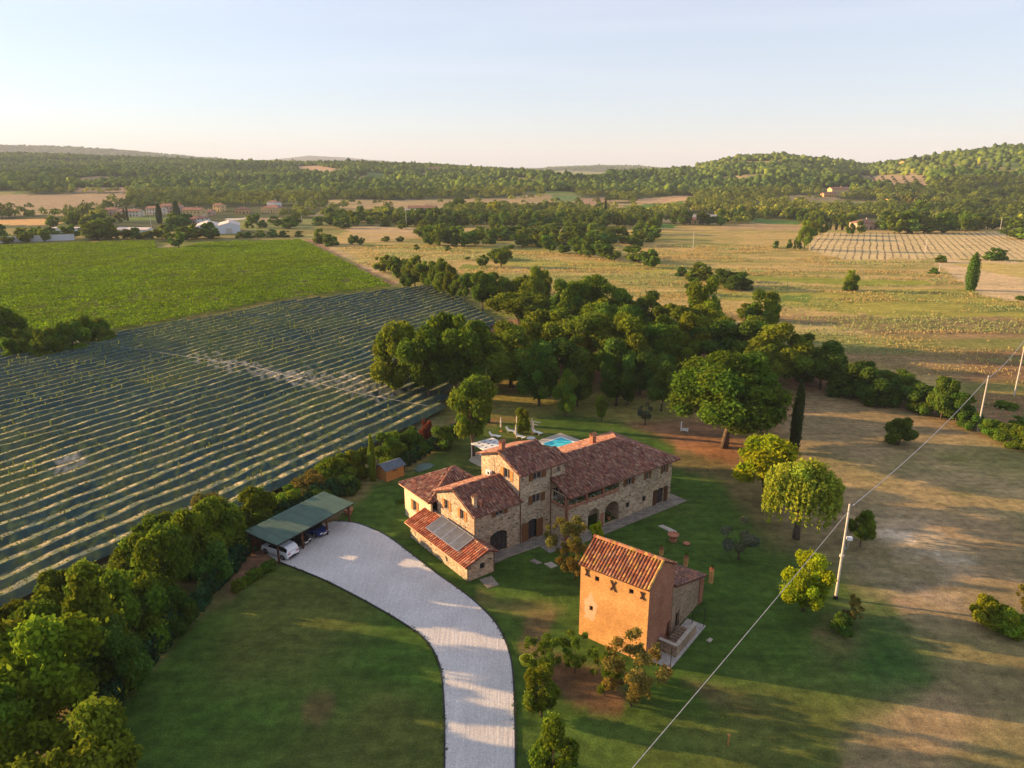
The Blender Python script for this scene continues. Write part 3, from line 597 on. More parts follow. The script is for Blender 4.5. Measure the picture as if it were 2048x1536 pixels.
window(villa, (14.2, 3.07), (16.6, 3.07), 1.05, 1.65, 7.75, 8.4, None); window(villa, (14.2, 3.07), (16.6, 3.07), .55, 1.5, 4.6, 5.75)
window(villa, (9.65, 11.0), (9.65, 3.07), 4.7, 5.9, 7.55, 8.8, 'wood_warm'); window(villa, (9.65, 11.0), (9.65, 3.07), 2.75, 2.87, 7.0, 9.0, None, 'metal_dark', False, name='slit_window', grid=(1, 1))
o = window(villa, (9.65, 3.07), (14.2, 3.07), .85, 2.8, .05, 2.6, None, 'wood_dark', False, arch=.6, name='double_door', grid=(2, 1), rec=.18)
Mx = frame_at((9.65, 3.07), (14.2, 3.07))
for x0 in (.2, 2.45):
    b = MB(); fbox(b, Mx, x0, x0+1.0, .02, .08, .06, 2.45); fbox(b, Mx, x0+.1, x0+.9, .081, .1, 1.1, 1.25); b.build('shutter', 'shutter', o)
# block C long wing with loggia and arcade
b = MB(); x0, x1, yw = 14.35, 33.2, .13
hl = [(0.28, 3.15, 4.35, 5.75), (3.4, 5.95, 4.35, 5.75), (6.25, 8.85, 4.35, 5.75)]
hw = [(10.1, 11.1, 4.4, 5.5), (13.75, 14.4, 4.3, 5.4), (17.0, 17.7, 4.25, 5.35), (13.3, 13.95, 1.2, 1.95), (10.25, 10.9, 1.25, 2.0), (1.55, 2.2, 1.5, 2.2), (16.15, 17.4, .03, 2.25, .35), (3.55, 5.5, .03, 2.95, .95), (6.45, 8.95, .03, 2.95, 1.15)]
wall(b, (x0, yw), (x1, yw), 0, 5.85, hl+hw, .38)
wall(b, (x0, 3.02), (x0, yw), 0, 5.85, [(.1, 2.6, 4.35, 5.75)], .3)
wall(b, (x1, yw), (x1, 11.6), 0, 5.85); wall(b, (x1, 11.6), (16.62, 11.6), 0, 5.85)
# inner walls of loggia and arcade rooms
wall(b, (16.65, 3.4), (23.35, 3.4), 3.6, 6.5, [(3.2, 4.2, 3.65, 5.6)], .2); wall(b, (23.35, 3.4), (23.35, .52), 3.6, 6.5)
wall(b, (17.6, 3.2), (23.45, 3.2), 0, 3.3, [(1.2, 2.4, .02, 2.1)], .2); wall(b, (23.45, 3.2), (23.45, .52), 0, 3.3); wall(b, (17.6, .52), (17.6, 3.2), 0, 3.3)
b.box(14.4, 23.4, .515, 3.38, 3.3, 3.6)
b.build('wall', 'stone', villa)
b = MB()
for (a, c) in ((0, .27), (3.16, 3.39), (5.96, 6.24)): b = MB(); fbox(b, frame_at((x0, yw), (x1, yw)), a-.02 if a else -.03, c+.01, -.36, .025, 0 if a == 0 else 3.9, 5.76); b.build('brick_pier', 'brick_red', villa)
b = MB()
for cx, w in ((5.98, .88), ): fbox(b, frame_at((x0, yw), (x1, yw)), cx-.3, cx+.3, -.4, .03, .0, 1.9)
b.build('brick_pier', 'brick_red', villa)
b = MB(); fbox(b, frame_at((x0, yw), (x1, yw)), .28, 8.85, .004, .045, 4.12, 4.33); fbox(b, frame_at((x0, 3.02), (x0, yw)), .1, 2.6, .004, .045, 4.12, 4.33); b.build('brick_parapet', 'brick_red', villa)
b = MB(); fbox(b, frame_at((16.65, 3.4), (23.35, 3.4)), 3.2, 4.2, -.19, -.1, 3.65, 5.6); b.build('door', 'wood_dark', villa); b = MB(); fbox(b, frame_at((17.6, 3.2), (23.45, 3.2)), 1.2, 2.4, -.19, -.1, .02, 2.1); b.build('door', 'wood_dark', villa)
for a, c, lo, hi in hw[:3]: window(villa, (x0, yw), (x1, yw), a, c, lo, hi, 'shutter')
for a, c, lo, hi in hw[3:6]: window(villa, (x0, yw), (x1, yw), a, c, lo, hi, None, 'metal_dark', False, grid=(3, 1))
o = window(villa, (x0, yw), (x1, yw), 16.15, 17.4, .03, 2.2, None, 'wood_dark', False, arch=.35, name='double_door', grid=(2, 3))
for xa in (15.35, 17.5):
    g = MB(); fbox(g, frame_at((x0, yw), (x1, yw)), xa, xa+.72, .02, .075, .05, 2.2); g.build('shutter', 'wood_dark', o)
rb = MB(); yf, yb = -.57, 12.3; zf = 5.95; m = .36; yr = 5.86; zr = zf+(yr-yf)*m; xe = 33.95; xr = 28.2; xb = xe
roof_plane(rb, [(14.15, yf, zf), (xe, yf, zf), (xr, yr, zr), (16.64, yr, zr), (16.64, 3.04, zf+(3.04-yf)*m), (14.15, 3.04, zf+(3.04-yf)*m)], seed=31)
roof_plane(rb, [(xe, yb, zf), (16.64, yb, zf), (16.64, yr, zr), (xr, yr, zr)], seed=32, bright=1.2)  # rear slope tinted lighter to carry the sunlight on it
roof_plane(rb, [(xe, yf, zf), (xe, yb, zf), (xr, yr, zr)], seed=33)
caps(rb, (16.7, yr, zr), (xr, yr, zr), seed=9); caps(rb, (xe, yf, zf), (xr, yr, zr), seed=10); caps(rb, (xe, yb, zf), (xr, yr, zr), seed=11)
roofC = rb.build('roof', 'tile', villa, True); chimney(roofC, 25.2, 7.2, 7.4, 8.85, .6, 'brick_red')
b = MB(); b.box(14.2, 33.9, -.5, .1, 5.78, 5.86); b.build('eaves_board', 'wood_dark', villa)
# block D, plastered rear volume
b = MB(); wall(b, (2.4, 18.0), (2.4, 11.12), 0, 4.4, [(2.2, 3.1, 1.6, 3.0)]); wall(b, (9.6, 18.0), (2.4, 18.0), 0, 4.4); wall(b, (9.6, 11.12), (9.6, 18.0), 0, 4.4)
b.build('plaster_wall', 'plaster', villa); window(villa, (2.4, 18.0), (2.4, 11.12), 2.2, 3.1, 1.6, 3.0, 'wood_warm')
rb = MB(); cD = [(1.95, 18.6, 4.3), (1.95, 10.95, 4.3), (14.4, 10.95, 4.3), (14.4, 18.6, 4.3)]; ap = (8.3, 14.7, 6.45)
cD = [(1.95, 18.55, 4.42), (1.95, 11.14, 4.42), (10.6, 11.14, 4.42), (10.6, 18.55, 4.42)]; ap1 = (6.2, 14.2, 6.1); ap2 = (8.2, 15.0, 6.4); ap = (7.6, 14.8, 6.35)
for i in range(4): roof_plane(rb, [cD[i], cD[(i+1) % 4], ap], seed=40+i, tw=.33, bright=1.1); caps(rb, cD[i], ap, seed=50+i)
rb.build('roof', 'tile', villa, True)
b = MB(); wall(b, (9.6, 11.12), (10.2, 11.12), 0, 4.3); wall(b, (10.2, 11.12), (10.2, 18.0), 0, 4.3); wall(b, (10.2, 18.0), (9.6, 18.0), 0, 4.3); b.build('wall', 'stone', villa)
# block E, low lean-to with tiled roof and four glass panels
b = MB(); wall(b, (0, 12.4), (0, 0), 0, 1.98, [(4.6, 5.0, 1.1, 1.75), (8.0, 8.35, .5, 1.05), (.5, 1.6, 1.15, 1.95)], .25); wall(b, (0, 0), (3.45, 0), 0, 2.0, [(1.6, 2.25, .95, 1.65)])
b.add([(0, 0, 2.0), (3.45, 0, 2.0), (3.45, 0, 2.42), (2.6, 0, 2.95), (0, 0, 2.02)], [(0, 1, 2, 3, 4)])
wall(b, (3.45, 0), (3.45, 3.06), 0, 2.45); wall(b, (3.08, 12.4), (0, 12.4), 0, 2.0); b.add([(3.08, 12.4, 2.0), (0, 12.4, 2.0), (2.6, 12.4, 3.0)], [(0, 1, 2)])
b.build('wall', 'stone', villa)
window(villa, (0, 0), (3.45, 0), 1.6, 2.25, .95, 1.65, None, 'metal_dark', False); window(villa, (0, 12.4), (0, 0), 4.6, 5.0, 1.1, 1.75, None, 'metal_dark', False); window(villa, (0, 12.4), (0, 0), 8.0, 8.35, .5, 1.05, None, 'metal_dark', False)
rb = MB(); ze, zr2 = 1.95, 3.06
roof_plane(rb, [(-.4, 13.0, ze), (-.4, -.32, ze), (2.62, -.32, zr2), (2.62, 13.0, zr2)], seed=61, tw=.36, tl=.45, bright=1.25, pal=[(.36, .12, .06), (.30, .095, .05), (.42, .16, .08), (.26, .085, .05), (.40, .19, .11)])
roof_plane(rb, [(3.9, -.32, 2.5), (3.9, 3.05, 2.5), (2.62, 3.05, zr2), (2.62, -.32, zr2)], seed=62); caps(rb, (2.62, -.32, zr2), (2.62, 3.0, zr2), .15, seed=63); caps(rb, (2.62, 3.0, zr2), (2.62, 13.0, zr2), .1, seed=64)
b = MB(); b.box(2.6, 3.09, 3.08, 12.9, 2.9, zr2-.02); b.build('flashing', 'stone_sill', villa)
roofE = rb.build('roof', 'tile', villa, True)
b = MB()
for xy, z in (((3.03, 3.0), 5.6), ((9.6, 2.99), 5.65), ((9.58, 3.2), 9.0), ((14.3, 3.0), 9.0), ((3.5, -.07), 2.4), ((-.06, -.06), 1.9), ((14.3, .05), 5.7), ((2.33, 11.3), 4.3)): b = MB(); b.tube([(*xy, 0), (*xy, z)], .05, 6); b.build('drainpipe', 'copper', villa)
for a, c, z in (((2.7, 2.5), (9.6, 2.5), 5.66), ((9.3, 2.5), (16.9, 2.5), 8.94), ((14.2, -.66), (33.9, -.66), 5.9), ((-.48, 12.9), (-.48, -.3), 1.9), ((1.88, 18.4), (1.88, 11.2), 4.36)): b = MB(); b.tube([(*a, z), (*c, z)], .06, 6); b.build('gutter', 'copper', villa)
b = MB(); HM = Matrix.Translation((HO[0], HO[1], 0)) @ Matrix.Rotation(R(HA), 4, 'Z')
def L2W(x, y, z=0): return HM @ Vector((x, y, z))
# solar panels on the lean-to
th = math.atan2(zr2-ze, 3.02)
for k in range(4):
    y0 = 9.35-k*1.72; p = L2W(1.5, y0-.84, ze+1.9*math.tan(th)+.26)
    e_ = empty('solar_panel', 'framed glass solar panel on the lean-to roof, '+['leftmost at the cream wall end', 'second from the cream wall', 'third from the cream wall', 'nearest the low stone end wall'][k], 'solar panel', p, 0, 'solar panels on the lean-to roof')
    e_.rotation_euler = (Matrix.Rotation(R(HA), 3, 'Z') @ Matrix.Rotation(-th, 3, 'Y')).to_euler()
    f = MB(); L_, W_ = 1.25, .82
    for q in ((-L_, L_, -W_, -W_+.06), (-L_, L_, W_-.06, W_), (-L_, -L_+.06, -W_+.06, W_-.06), (L_-.06, L_, -W_+.06, W_-.06)): f.box(*q, -.06, .03)
    f.build('frame', 'aluminium', e_); f = MB(); f.box(-L_+.05, L_-.05, -W_+.05, W_-.05, -.04, .012); f.build('glass', 'panel_glass', e_)
# air conditioner
p = L2W(9.32, 8.9, 7.0); e_ = empty('air_conditioner', 'white air conditioner unit on the lit gable wall of the villa tower', 'air conditioner', p, R(HA))
f = MB(); f.box(-.2, .2, -.42, .42, 0, .6); f.build('casing', 'white_paint', e_); f = MB(); f.box(-.215, -.201, -.3, .1, .1, .5); f.build('grille', 'metal_dark', e_); f = MB(); f.box(-.15, .3, -.35, -.3, -.06, -.01); f.build('bracket', 'metal_dark', e_); f = MB(); f.box(-.15, .3, .3, .35, -.06, -.01); f.build('bracket', 'metal_dark', e_)
# flower boxes along the loggia
def flower_box(p, rz_, ln, label, seed):
    rnd = random.Random(seed); e_ = empty('flower_box', label, 'flower box', p, rz_, 'flower boxes on the loggia parapet'); f = MB()
    f.box(-ln/2, ln/2, -.11, .11, 0, .2); f.box(-ln/2-.015, ln/2+.015, -.125, .125, .2, .23); f.build('box', 'terracotta', e_)
    for nm, mt, k in (('leaves', 'leaf_dark', 60), ("flowers", "flower_white", 22)):
        f = MB()
        for _ in range(k):
            x, y, z = rnd.uniform(-ln/2, ln/2), rnd.uniform(-.16, .2), rnd.uniform(.22, .5); s = .06 if nm == 'leaves' else .05
            a = rnd.uniform(0, 6.28); d1 = Vector((math.cos(a), math.sin(a), rnd.uniform(-.4, .6)))*s; d2 = Vector((-math.sin(a), math.cos(a), rnd.uniform(0, 1)))*s
            c = Vector((x, y, z)); f.add([c-d1-d2, c+d1-d2, c+d1+d2, c-d1+d2], [(0, 1, 2, 3)], (1, 1, 1))
        f.build(nm, mt, e_, True)
ords = ['first', 'second', 'third', 'fourth', 'fifth', 'sixth', 'seventh', 'eighth', 'ninth', 'tenth', 'eleventh', 'twelfth', 'thirteenth', 'fourteenth', 'fifteenth', 'sixteenth', 'seventeenth', 'eighteenth', 'nineteenth', 'twentieth', 'twenty-first', 'twenty-second', 'twenty-third', 'twenty-fourth', 'twenty-fifth', 'twenty-sixth', 'twenty-seventh', 'twenty-eighth', 'twenty-ninth', 'thirtieth']
k = 0
for a, c in ((.35, 3.1), (3.45, 5.9), (6.3, 8.8)):
    for j in range(3):
        ln = (c-a)/3; flower_box(L2W(x0+a+ln*(j+.5), yw+.16, 4.36), R(HA), ln-.1, 'terracotta box of white flowers on the loggia parapet, %s from the brick corner pier' % ords[k], k); k += 1
for j in range(2): flower_box(L2W(x0+.12, 2.1-j*1.2, 4.36), R(HA+90), 1.1, 'box of flowers on the short end parapet of the loggia, %s the tower' % ('nearest' if j == 0 else 'farther from'), 30+j)
def potted(p, label, r=.25, h=.45, leaf='leaf_dark', fol=.4, seed=1, red=False):
    rnd = random.Random(seed); e_ = empty('potted_plant', label, 'potted plant', p); f = MB(); f.lathe([(.0, 0), (r*.65, 0), (r, h*.85), (r*1.08, h*.85), (r*1.08, h), (r*.9, h), (r*.88, h*.9), (0, h*.9)], 12); f.build('pot', 'terracotta', e_)
    f = MB()
    for _ in range(90):
        d = Vector((rnd.gauss(0, 1), rnd.gauss(0, 1), rnd.gauss(0, .8))).normalized()*fol*rnd.uniform(.4, 1); c = Vector((0, 0, h+fol*.6))+d; a = Vector((rnd.gauss(0, 1), rnd.gauss(0, 1), rnd.gauss(0, 1))).normalized(); q = a.cross(d).normalized()*.07; a = a*.09
        f.add([c-a, c-q, c+a, c+q], [(0, 1, 2, 3)], (1, 1, 1))
    f.build('leaves', leaf, e_, True); return e_
potted(L2W(22.3, .9, .03), 'potted plant inside the right arch of the villa arcade', .3, .5, seed=5)
# paving along the villa
def lsheet(name, pts, z0, z1, mat):
    q = [L2W(*p) for p in pts]; b = MB(); ar = sum(q[i].x*q[(i+1) % len(q)].y-q[(i+1) % len(q)].x*q[i].y for i in range(len(q)))
    b.prism([(p.x, p.y) for p in (q if ar > 0 else q[::-1])], z0, z1); o = b.build(name, mat); o['kind'] = 'structure'; return o
lsheet('pavement', [(14.3, -1.45), (34.6, -1.7), (34.6, 12.8), (33.22, 12.8), (33.22, .12), (14.3, .12)], -.1, .05, 'pavers')
lsheet('pavement', [(3.47, 1.2), (6.5, 1.4), (14.28, .9), (14.28, 3.06), (3.47, 3.06)], -.1, .046, 'pavers')
lsheet('pavement', [(11.0, -.8), (14.28, -1.4), (14.28, .88), (11.0, .95)], -.1, .042, 'pavers')
for nm, pts, z in (('paving_slab', ((978, 1163), (990, 1175), (972, 1168), (960, 1172)), .03),): pass
def slab(pts, label, mat='stone_sill', z=.05, name='stone_slab', cat='stone slab'):
    b = MB(); q = [G(*p) for p in pts]; ar = sum(q[i][0]*q[(i+1) % len(q)][1]-q[(i+1) % len(q)][0]*q[i][1] for i in range(len(q))); cx = sum(p[0] for p in q)/len(q); cy = sum(p[1] for p in q)/len(q)
    q = [(p[0]-cx, p[1]-cy) for p in (q if ar > 0 else q[::-1])]; b.prism(q, -.05, z); b.prism([(p[0]*.86, p[1]*.86) for p in q], z, z+.02); o = b.build(name, mat, loc=(cx, cy, 0)); return tag(o, label, cat)
slab([(958, 1160), (983, 1152), (998, 1170), (976, 1177)], 'flat square paving slab on the grass at the lean-to corner', 'pavers')
slab([(1060, 1122), (1068, 1118), (1084, 1126), (1074, 1129)], 'square stone cover in the grass left of the brownish tree', 'pavers'); slab([(1088, 1128), (1102, 1124), (1116, 1132), (1102, 1137)], 'pale rimmed stone cover in the grass below the brownish tree', 'stone_sill')
slab([(1316, 1052), (1326, 1050), (1354, 1063), (1345, 1067)], 'long row of stone slabs on the lawn above the big clay pot', 'stone_sill')
slab([(1412, 1281), (1420, 1276), (1426, 1279), (1420, 1285)], 'small pale stone block on the lawn right of the brick tower')
# ------------------------------------------------------------------ brick tower
TA = -37.5; TO = (6.45, 58.66); tw_ = empty('brick_tower', 'tall orange brick pigeon tower with tiled roof and iron wall anchors', 'brick tower', (TO[0], TO[1], 0), R(TA))
b = MB(); W, D, ZF = 7.1, 5.1, 7.75; ya = 2.45; za = 9.3
sq = [(1.55, 2.0, 6.5, 7.0), (5.1, 5.55, 6.55, 7.05), (1.1, 1.45, 3.15, 3.65)]
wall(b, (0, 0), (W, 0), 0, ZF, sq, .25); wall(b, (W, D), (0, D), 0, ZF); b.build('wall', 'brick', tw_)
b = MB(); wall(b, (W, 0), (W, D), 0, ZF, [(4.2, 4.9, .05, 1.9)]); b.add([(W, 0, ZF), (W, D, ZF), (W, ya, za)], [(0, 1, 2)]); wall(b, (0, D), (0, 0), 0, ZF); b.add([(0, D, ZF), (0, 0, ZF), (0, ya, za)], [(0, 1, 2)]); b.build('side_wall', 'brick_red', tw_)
for s0, s1, a, c in sq: window(tw_, (0, 0), (W, 0), s0, s1, a, c, None, 'metal_dark', False, rec=.2)
b = MB()   # weathered plaster around the small window, 3 mm proud
rnd = random.Random(4); pts = [(.55, 4.1), (.5, 3.2), (.7, 2.5), (.45, 2.1), (1.0, 2.2), (1.5, 2.0), (1.75, 2.6), (1.8, 3.3), (1.95, 4.0), (1.6, 4.3), (1.35, 4.5), (1.2, 5.2), (1.0, 4.7), (.8, 4.4)]
hole = (1.08, 1.47, 3.13, 3.67)
def ring(pts, n_=40):
    out = []
    for i in range(len(pts)):
        a, c = pts[i], pts[(i+1) % len(pts)]
        for k in range(4): t_ = k/4; out.append((a[0]+(c[0]-a[0])*t_+rnd.uniform(-.07, .07), a[1]+(c[1]-a[1])*t_+rnd.uniform(-.07, .07)))
    return out
rg = ring(pts); hc = (1.275, 3.4); inner = []
for x, z in rg:
    dx, dz = x-hc[0], z-hc[1]; k = min(.195/abs(dx) if dx else 9, .27/abs(dz) if dz else 9); inner.append((hc[0]+dx*k, hc[1]+dz*k))
n_ = len(rg); b.add([(x, -.006, z) for x, z in rg]+[(x, -.008, z) for x, z in inner], [(i, (i+1) % n_, n_+(i+1) % n_, n_+i) for i in range(n_)]); b.build('plaster_patch', 'patina', tw_)
for cx, cz, s in ((.72, 7.05, .42), (3.5, 6.7, .58), (6.45, 6.85, .42)):
    b = MB()
    for sg in (-1, 1):
        b.box(-.07, .07, -.035, .0, -s, s, Matrix.Translation((cx, -.01 if sg > 0 else -.045, cz)) @ Matrix.Rotation(R(27*sg), 4, 'Y'))
    b.build('wall_anchor', 'iron_rust', tw_)
rb = MB(); ze = ZF+.02; mf = (za+.12-ze)/(ya+.28); pal = [(.42, .17, .07), (.36, .13, .06), (.30, .10, .055), (.46, .22, .10), (.38, .19, .11), (.27, .12, .08), (.44, .25, .07)]
roof_plane(rb, [(-.12, -.28, ze), (W+.1, -.28, ze), (W+.1, ya, za+.12), (-.12, ya, za+.12)], tw=.31, tl=.36, seed=71, pal=pal)
roof_plane(rb, [(W+.1, D+.25, ze), (-.12, D+.25, ze), (-.12, ya, za+.12), (W+.1, ya, za+.12)], tw=.31, tl=.4, seed=72, pal=pal)
caps(rb, (-.12, ya, za+.14), (W+.12, ya, za+.14), .17, .3, pal, 73); caps(rb, (W+.02, -.28, ze+.05), (W+.02, ya, za+.15), .12, .36, [(.50, .33, .08), (.42, .22, .08)], 74); rb.build('roof', 'tile', tw_, True)
# annex behind the tower
b = MB(); wall(b, (W+.02, D+.02), (W+.02, 12.4), 0, 3.0, [(1.0, 1.9, 0.03, 1.9)]); b.add([(W+.02, D+.02, 3.0), (W+.02, 12.4, 3.0), (W+.02, D+.02, 5.35)], [(0, 1, 2)]); wall(b, (.6, 12.4), (.6, D+.02), 0, 3.0); b.add([(.6, 12.4, 3.0), (.6, D+.02, 3.0), (.6, D+.02, 5.35)], [(0, 1, 2)]); b.build('annex_wall', 'stone_low', tw_)
b = MB(); wall(b, (W+.02, 12.4), (.6, 12.4), 0, 3.0); b.box(W-.1, W+.15, 11.6, 12.5, 0, 3.05); b.build('annex_end_wall', 'brick_red', tw_)
rb = MB(); pd = [(.17, .10, .085), (.22, .12, .09), (.13, .085, .08), (.26, .13, .09)]
roof_plane(rb, [(W+.3, 12.75, 2.95), (.4, 12.75, 2.95), (.4, D+.05, 5.5), (W+.3, D+.05, 5.5)], tw=.3, tl=.42, seed=75, pal=pd); rb.build('annex_roof', 'tile', tw_, True)
# sunken stair with parapet beside the tower
TM = Matrix.Translation((TO[0], TO[1], 0)) @ Matrix.Rotation(R(TA), 4, 'Z')
st = empty('stair_parapet', 'low grey stone parapet around the steps beside the brick tower', 'parapet', TM @ Vector((8.2, 4, 0)), R(TA))
b = MB(); b.box(.55, .8, -1.6, 2.8, 0, 1.25); b.box(-1.0, .55, -1.6, -1.35, 0, 1.25); b.build('wall', 'stone_low', st)
b = MB(); b.box(.5, .86, -1.66, 2.86, 1.25, 1.33); b.box(-1.02, .5, -1.66, -1.3, 1.25, 1.33); b.build('coping', 'stone_sill', st)
b = MB(); b.box(-.9, 1.05, -3.3, 4.6, -.1, .09); b.build('slab', 'concrete', st)
b = MB()
for x, y in ((.95, -3.1), (.3, 2.9), (.95, 4.3)): b = MB(); b.tube([(x, y, .09), (x, y, 2.2)], .035, 6); b.build('rail_post', 'metal_dark', st)
b = MB(); b.tube([(.3, 2.9, 2.2), (.95, 4.3, 2.2)], .03, 6); b.build('rail', 'metal_dark', st)
b = MB()
for k in range(6): b.box(-.95, .5, .2+k*.4, .6+k*.4, .091, .16+.06*k)
b.build('steps', 'stone_low', st)
# brick garden pillars with plants, clay pots
for i, (px_, py_, h) in enumerate(((1421.5, 1165, 1.6), (1371, 1133, 1.15), (1322.5, 1110, .8))):
    g = G(px_, py_); pl = ['tallest brick pillar beside the tower annex', 'middle brick pillar behind the tower roof', 'farthest brick pillar behind the tower ridge'][i]
    e_ = empty('brick_pillar', pl+', carrying a pot', 'pillar', (*g, 0), R(TA)); b = MB(); b.box(-.2, .2, -.2, .2, 0, h); b.build('shaft', 'brick', e_); b = MB(); b.box(-.24, .24, -.24, .24, h, h+.08); b.build('capstone', 'brick_red', e_)
    potted((*g, h+.08), 'small leafy plant in a pot on the '+['tallest brick pillar', 'middle brick pillar', 'farthest brick pillar'][i], .2, .25, 'leaf_oak', .26, 60+i)
g = G(1346, 1082); e_ = empty('clay_urn', 'large terracotta urn standing on the lawn right of the villa', 'urn', (*g, 0))
b = MB(); b.lathe([(0, 0), (.42, 0), (.48, .35), (.40, .42)], 16); b.build('base', 'terracotta', e_); b = MB(); b.lathe([(.3, .42), (.62, .82), (.68, .82), (.68, .95), (.58, .95), (.5, .8), (0, .8)], 16); b.build('bowl', 'terracotta', e_)
g = G(1373, 1089); b = MB(); b.lathe([(0, 0), (.3, 0), (.42, .2), (.36, .2), (.3, .12), (0, .12)], 12); e_ = tag(b.build('plant_bowl', 'terracotta', loc=(*g, 0)), 'shallow clay bowl on the lawn right of the urn', 'bowl')
g = G(697, 1028); potted((*g, 0), 'big terracotta pot beside the open end of the carport', .6, .75, 'leaf_dark', .3, 91)
g = G(1456, 1490); b = MB(); b.tube([(0, 0, 0), (0, 0, .9)], .07, 6); b.box(-.1, .1, -.1, .1, .9, 1.0); tag(b.build('stake', 'wood_warm', loc=(*g, 0)), 'lone short wooden stake on the lawn at lower right', 'stake')
g = G(1053, 1326); b = MB(); b.lathe([(0, 0), (.55, 0), (.66, .45), (.70, .45), (.70, .5), (.6, .5), (.5, .05), (0, .05)], 14); tag(b.build('plastic_tub', 'yellow_plastic', loc=(*g, 0)), 'bright yellow plastic tub under the shrubs by the driveway', 'tub')
# ------------------------------------------------------------------ carport
Z1 = 2.75
c1, c2, c3, c4 = [Vector((*G(*p, z), z)) for p, z in (((487, 1063), 2.95), ((560, 1087), 2.6), ((713, 1003), 2.6), ((638, 988), 2.95))]
CM = (c1+c2+c3+c4)/4; ca = math.atan2((c3-c2).y, (c3-c2).x); CW = (c3-c2).length; CD = ((c1+c4)/2-(c2+c3)/2).length
cp = empty('carport', 'wooden carport with flat green felt roof beside the gravel drive', 'carport', (CM.x, CM.y, 0), ca)
b = MB(); hx, hy = CW/2, CD/2
b.add([(-hx, -hy, 2.6), (hx, -hy, 2.6), (hx, hy, 2.95), (-hx, hy, 2.95)]+[(-hx, -hy, 2.5), (hx, -hy, 2.5), (hx, hy, 2.85), (-hx, hy, 2.85)], [(0, 1, 2, 3), (7, 6, 5, 4), (0, 4, 5, 1), (1, 5, 6, 2), (2, 6, 7, 3), (3, 7, 4, 0)])
b.build('roof', 'green_felt', cp)
b = MB()
for k in range(-2, 3): x = k*hx*.4+.2; b.add([(x-.03, -hy, 2.606), (x+.03, -hy, 2.606), (x+.03, hy, 2.956), (x-.03, hy, 2.956)], [(0, 1, 2, 3)])
b.box(-hx, hx, -hy-.04, -hy-.004, 2.48, 2.62); b.box(-hx-.04, -hx-.004, -hy, hy, 2.5, 2.7); b.build('roof_seam', 'metal_dark', cp)
for x in (-hx+.5, -hx*.33, hx*.3, hx-.5):
    for y, z in ((-hy+.5, 2.53), (hy-.5, 2.8)): b = MB(); b.box(x-.09, x+.09, y-.09, y+.09, 0, z); b.build('post', 'wood_dark', cp)
b = MB(); b.box(-hx+.3, hx-.3, -hy+.42, -hy+.58, 2.3, 2.5); b.box(-hx+.3, hx-.3, hy-.58, hy-.42, 2.6, 2.78)
for k in range(9): x = -hx+.3+k*(2*hx-.6)/8; b.add([(x-.05, -hy+.1, 2.42), (x+.05, -hy+.1, 2.42), (x+.05, hy-.1, 2.77), (x-.05, hy-.1, 2.77), (x-.05, -hy+.1, 2.5), (x+.05, -hy+.1, 2.5), (x+.05, hy-.1, 2.845), (x-.05, hy-.1, 2.845)], [(0, 1, 2, 3), (0, 4, 5, 1), (0, 3, 7, 4), (1, 5, 6, 2)])
b.build('beam', 'wood_dark', cp); b = MB(); b.box(-hx+.4, hx-.4, hy-.42, hy-.36, 0, 1.9); b.build('back_panel', 'wood_dark', cp)
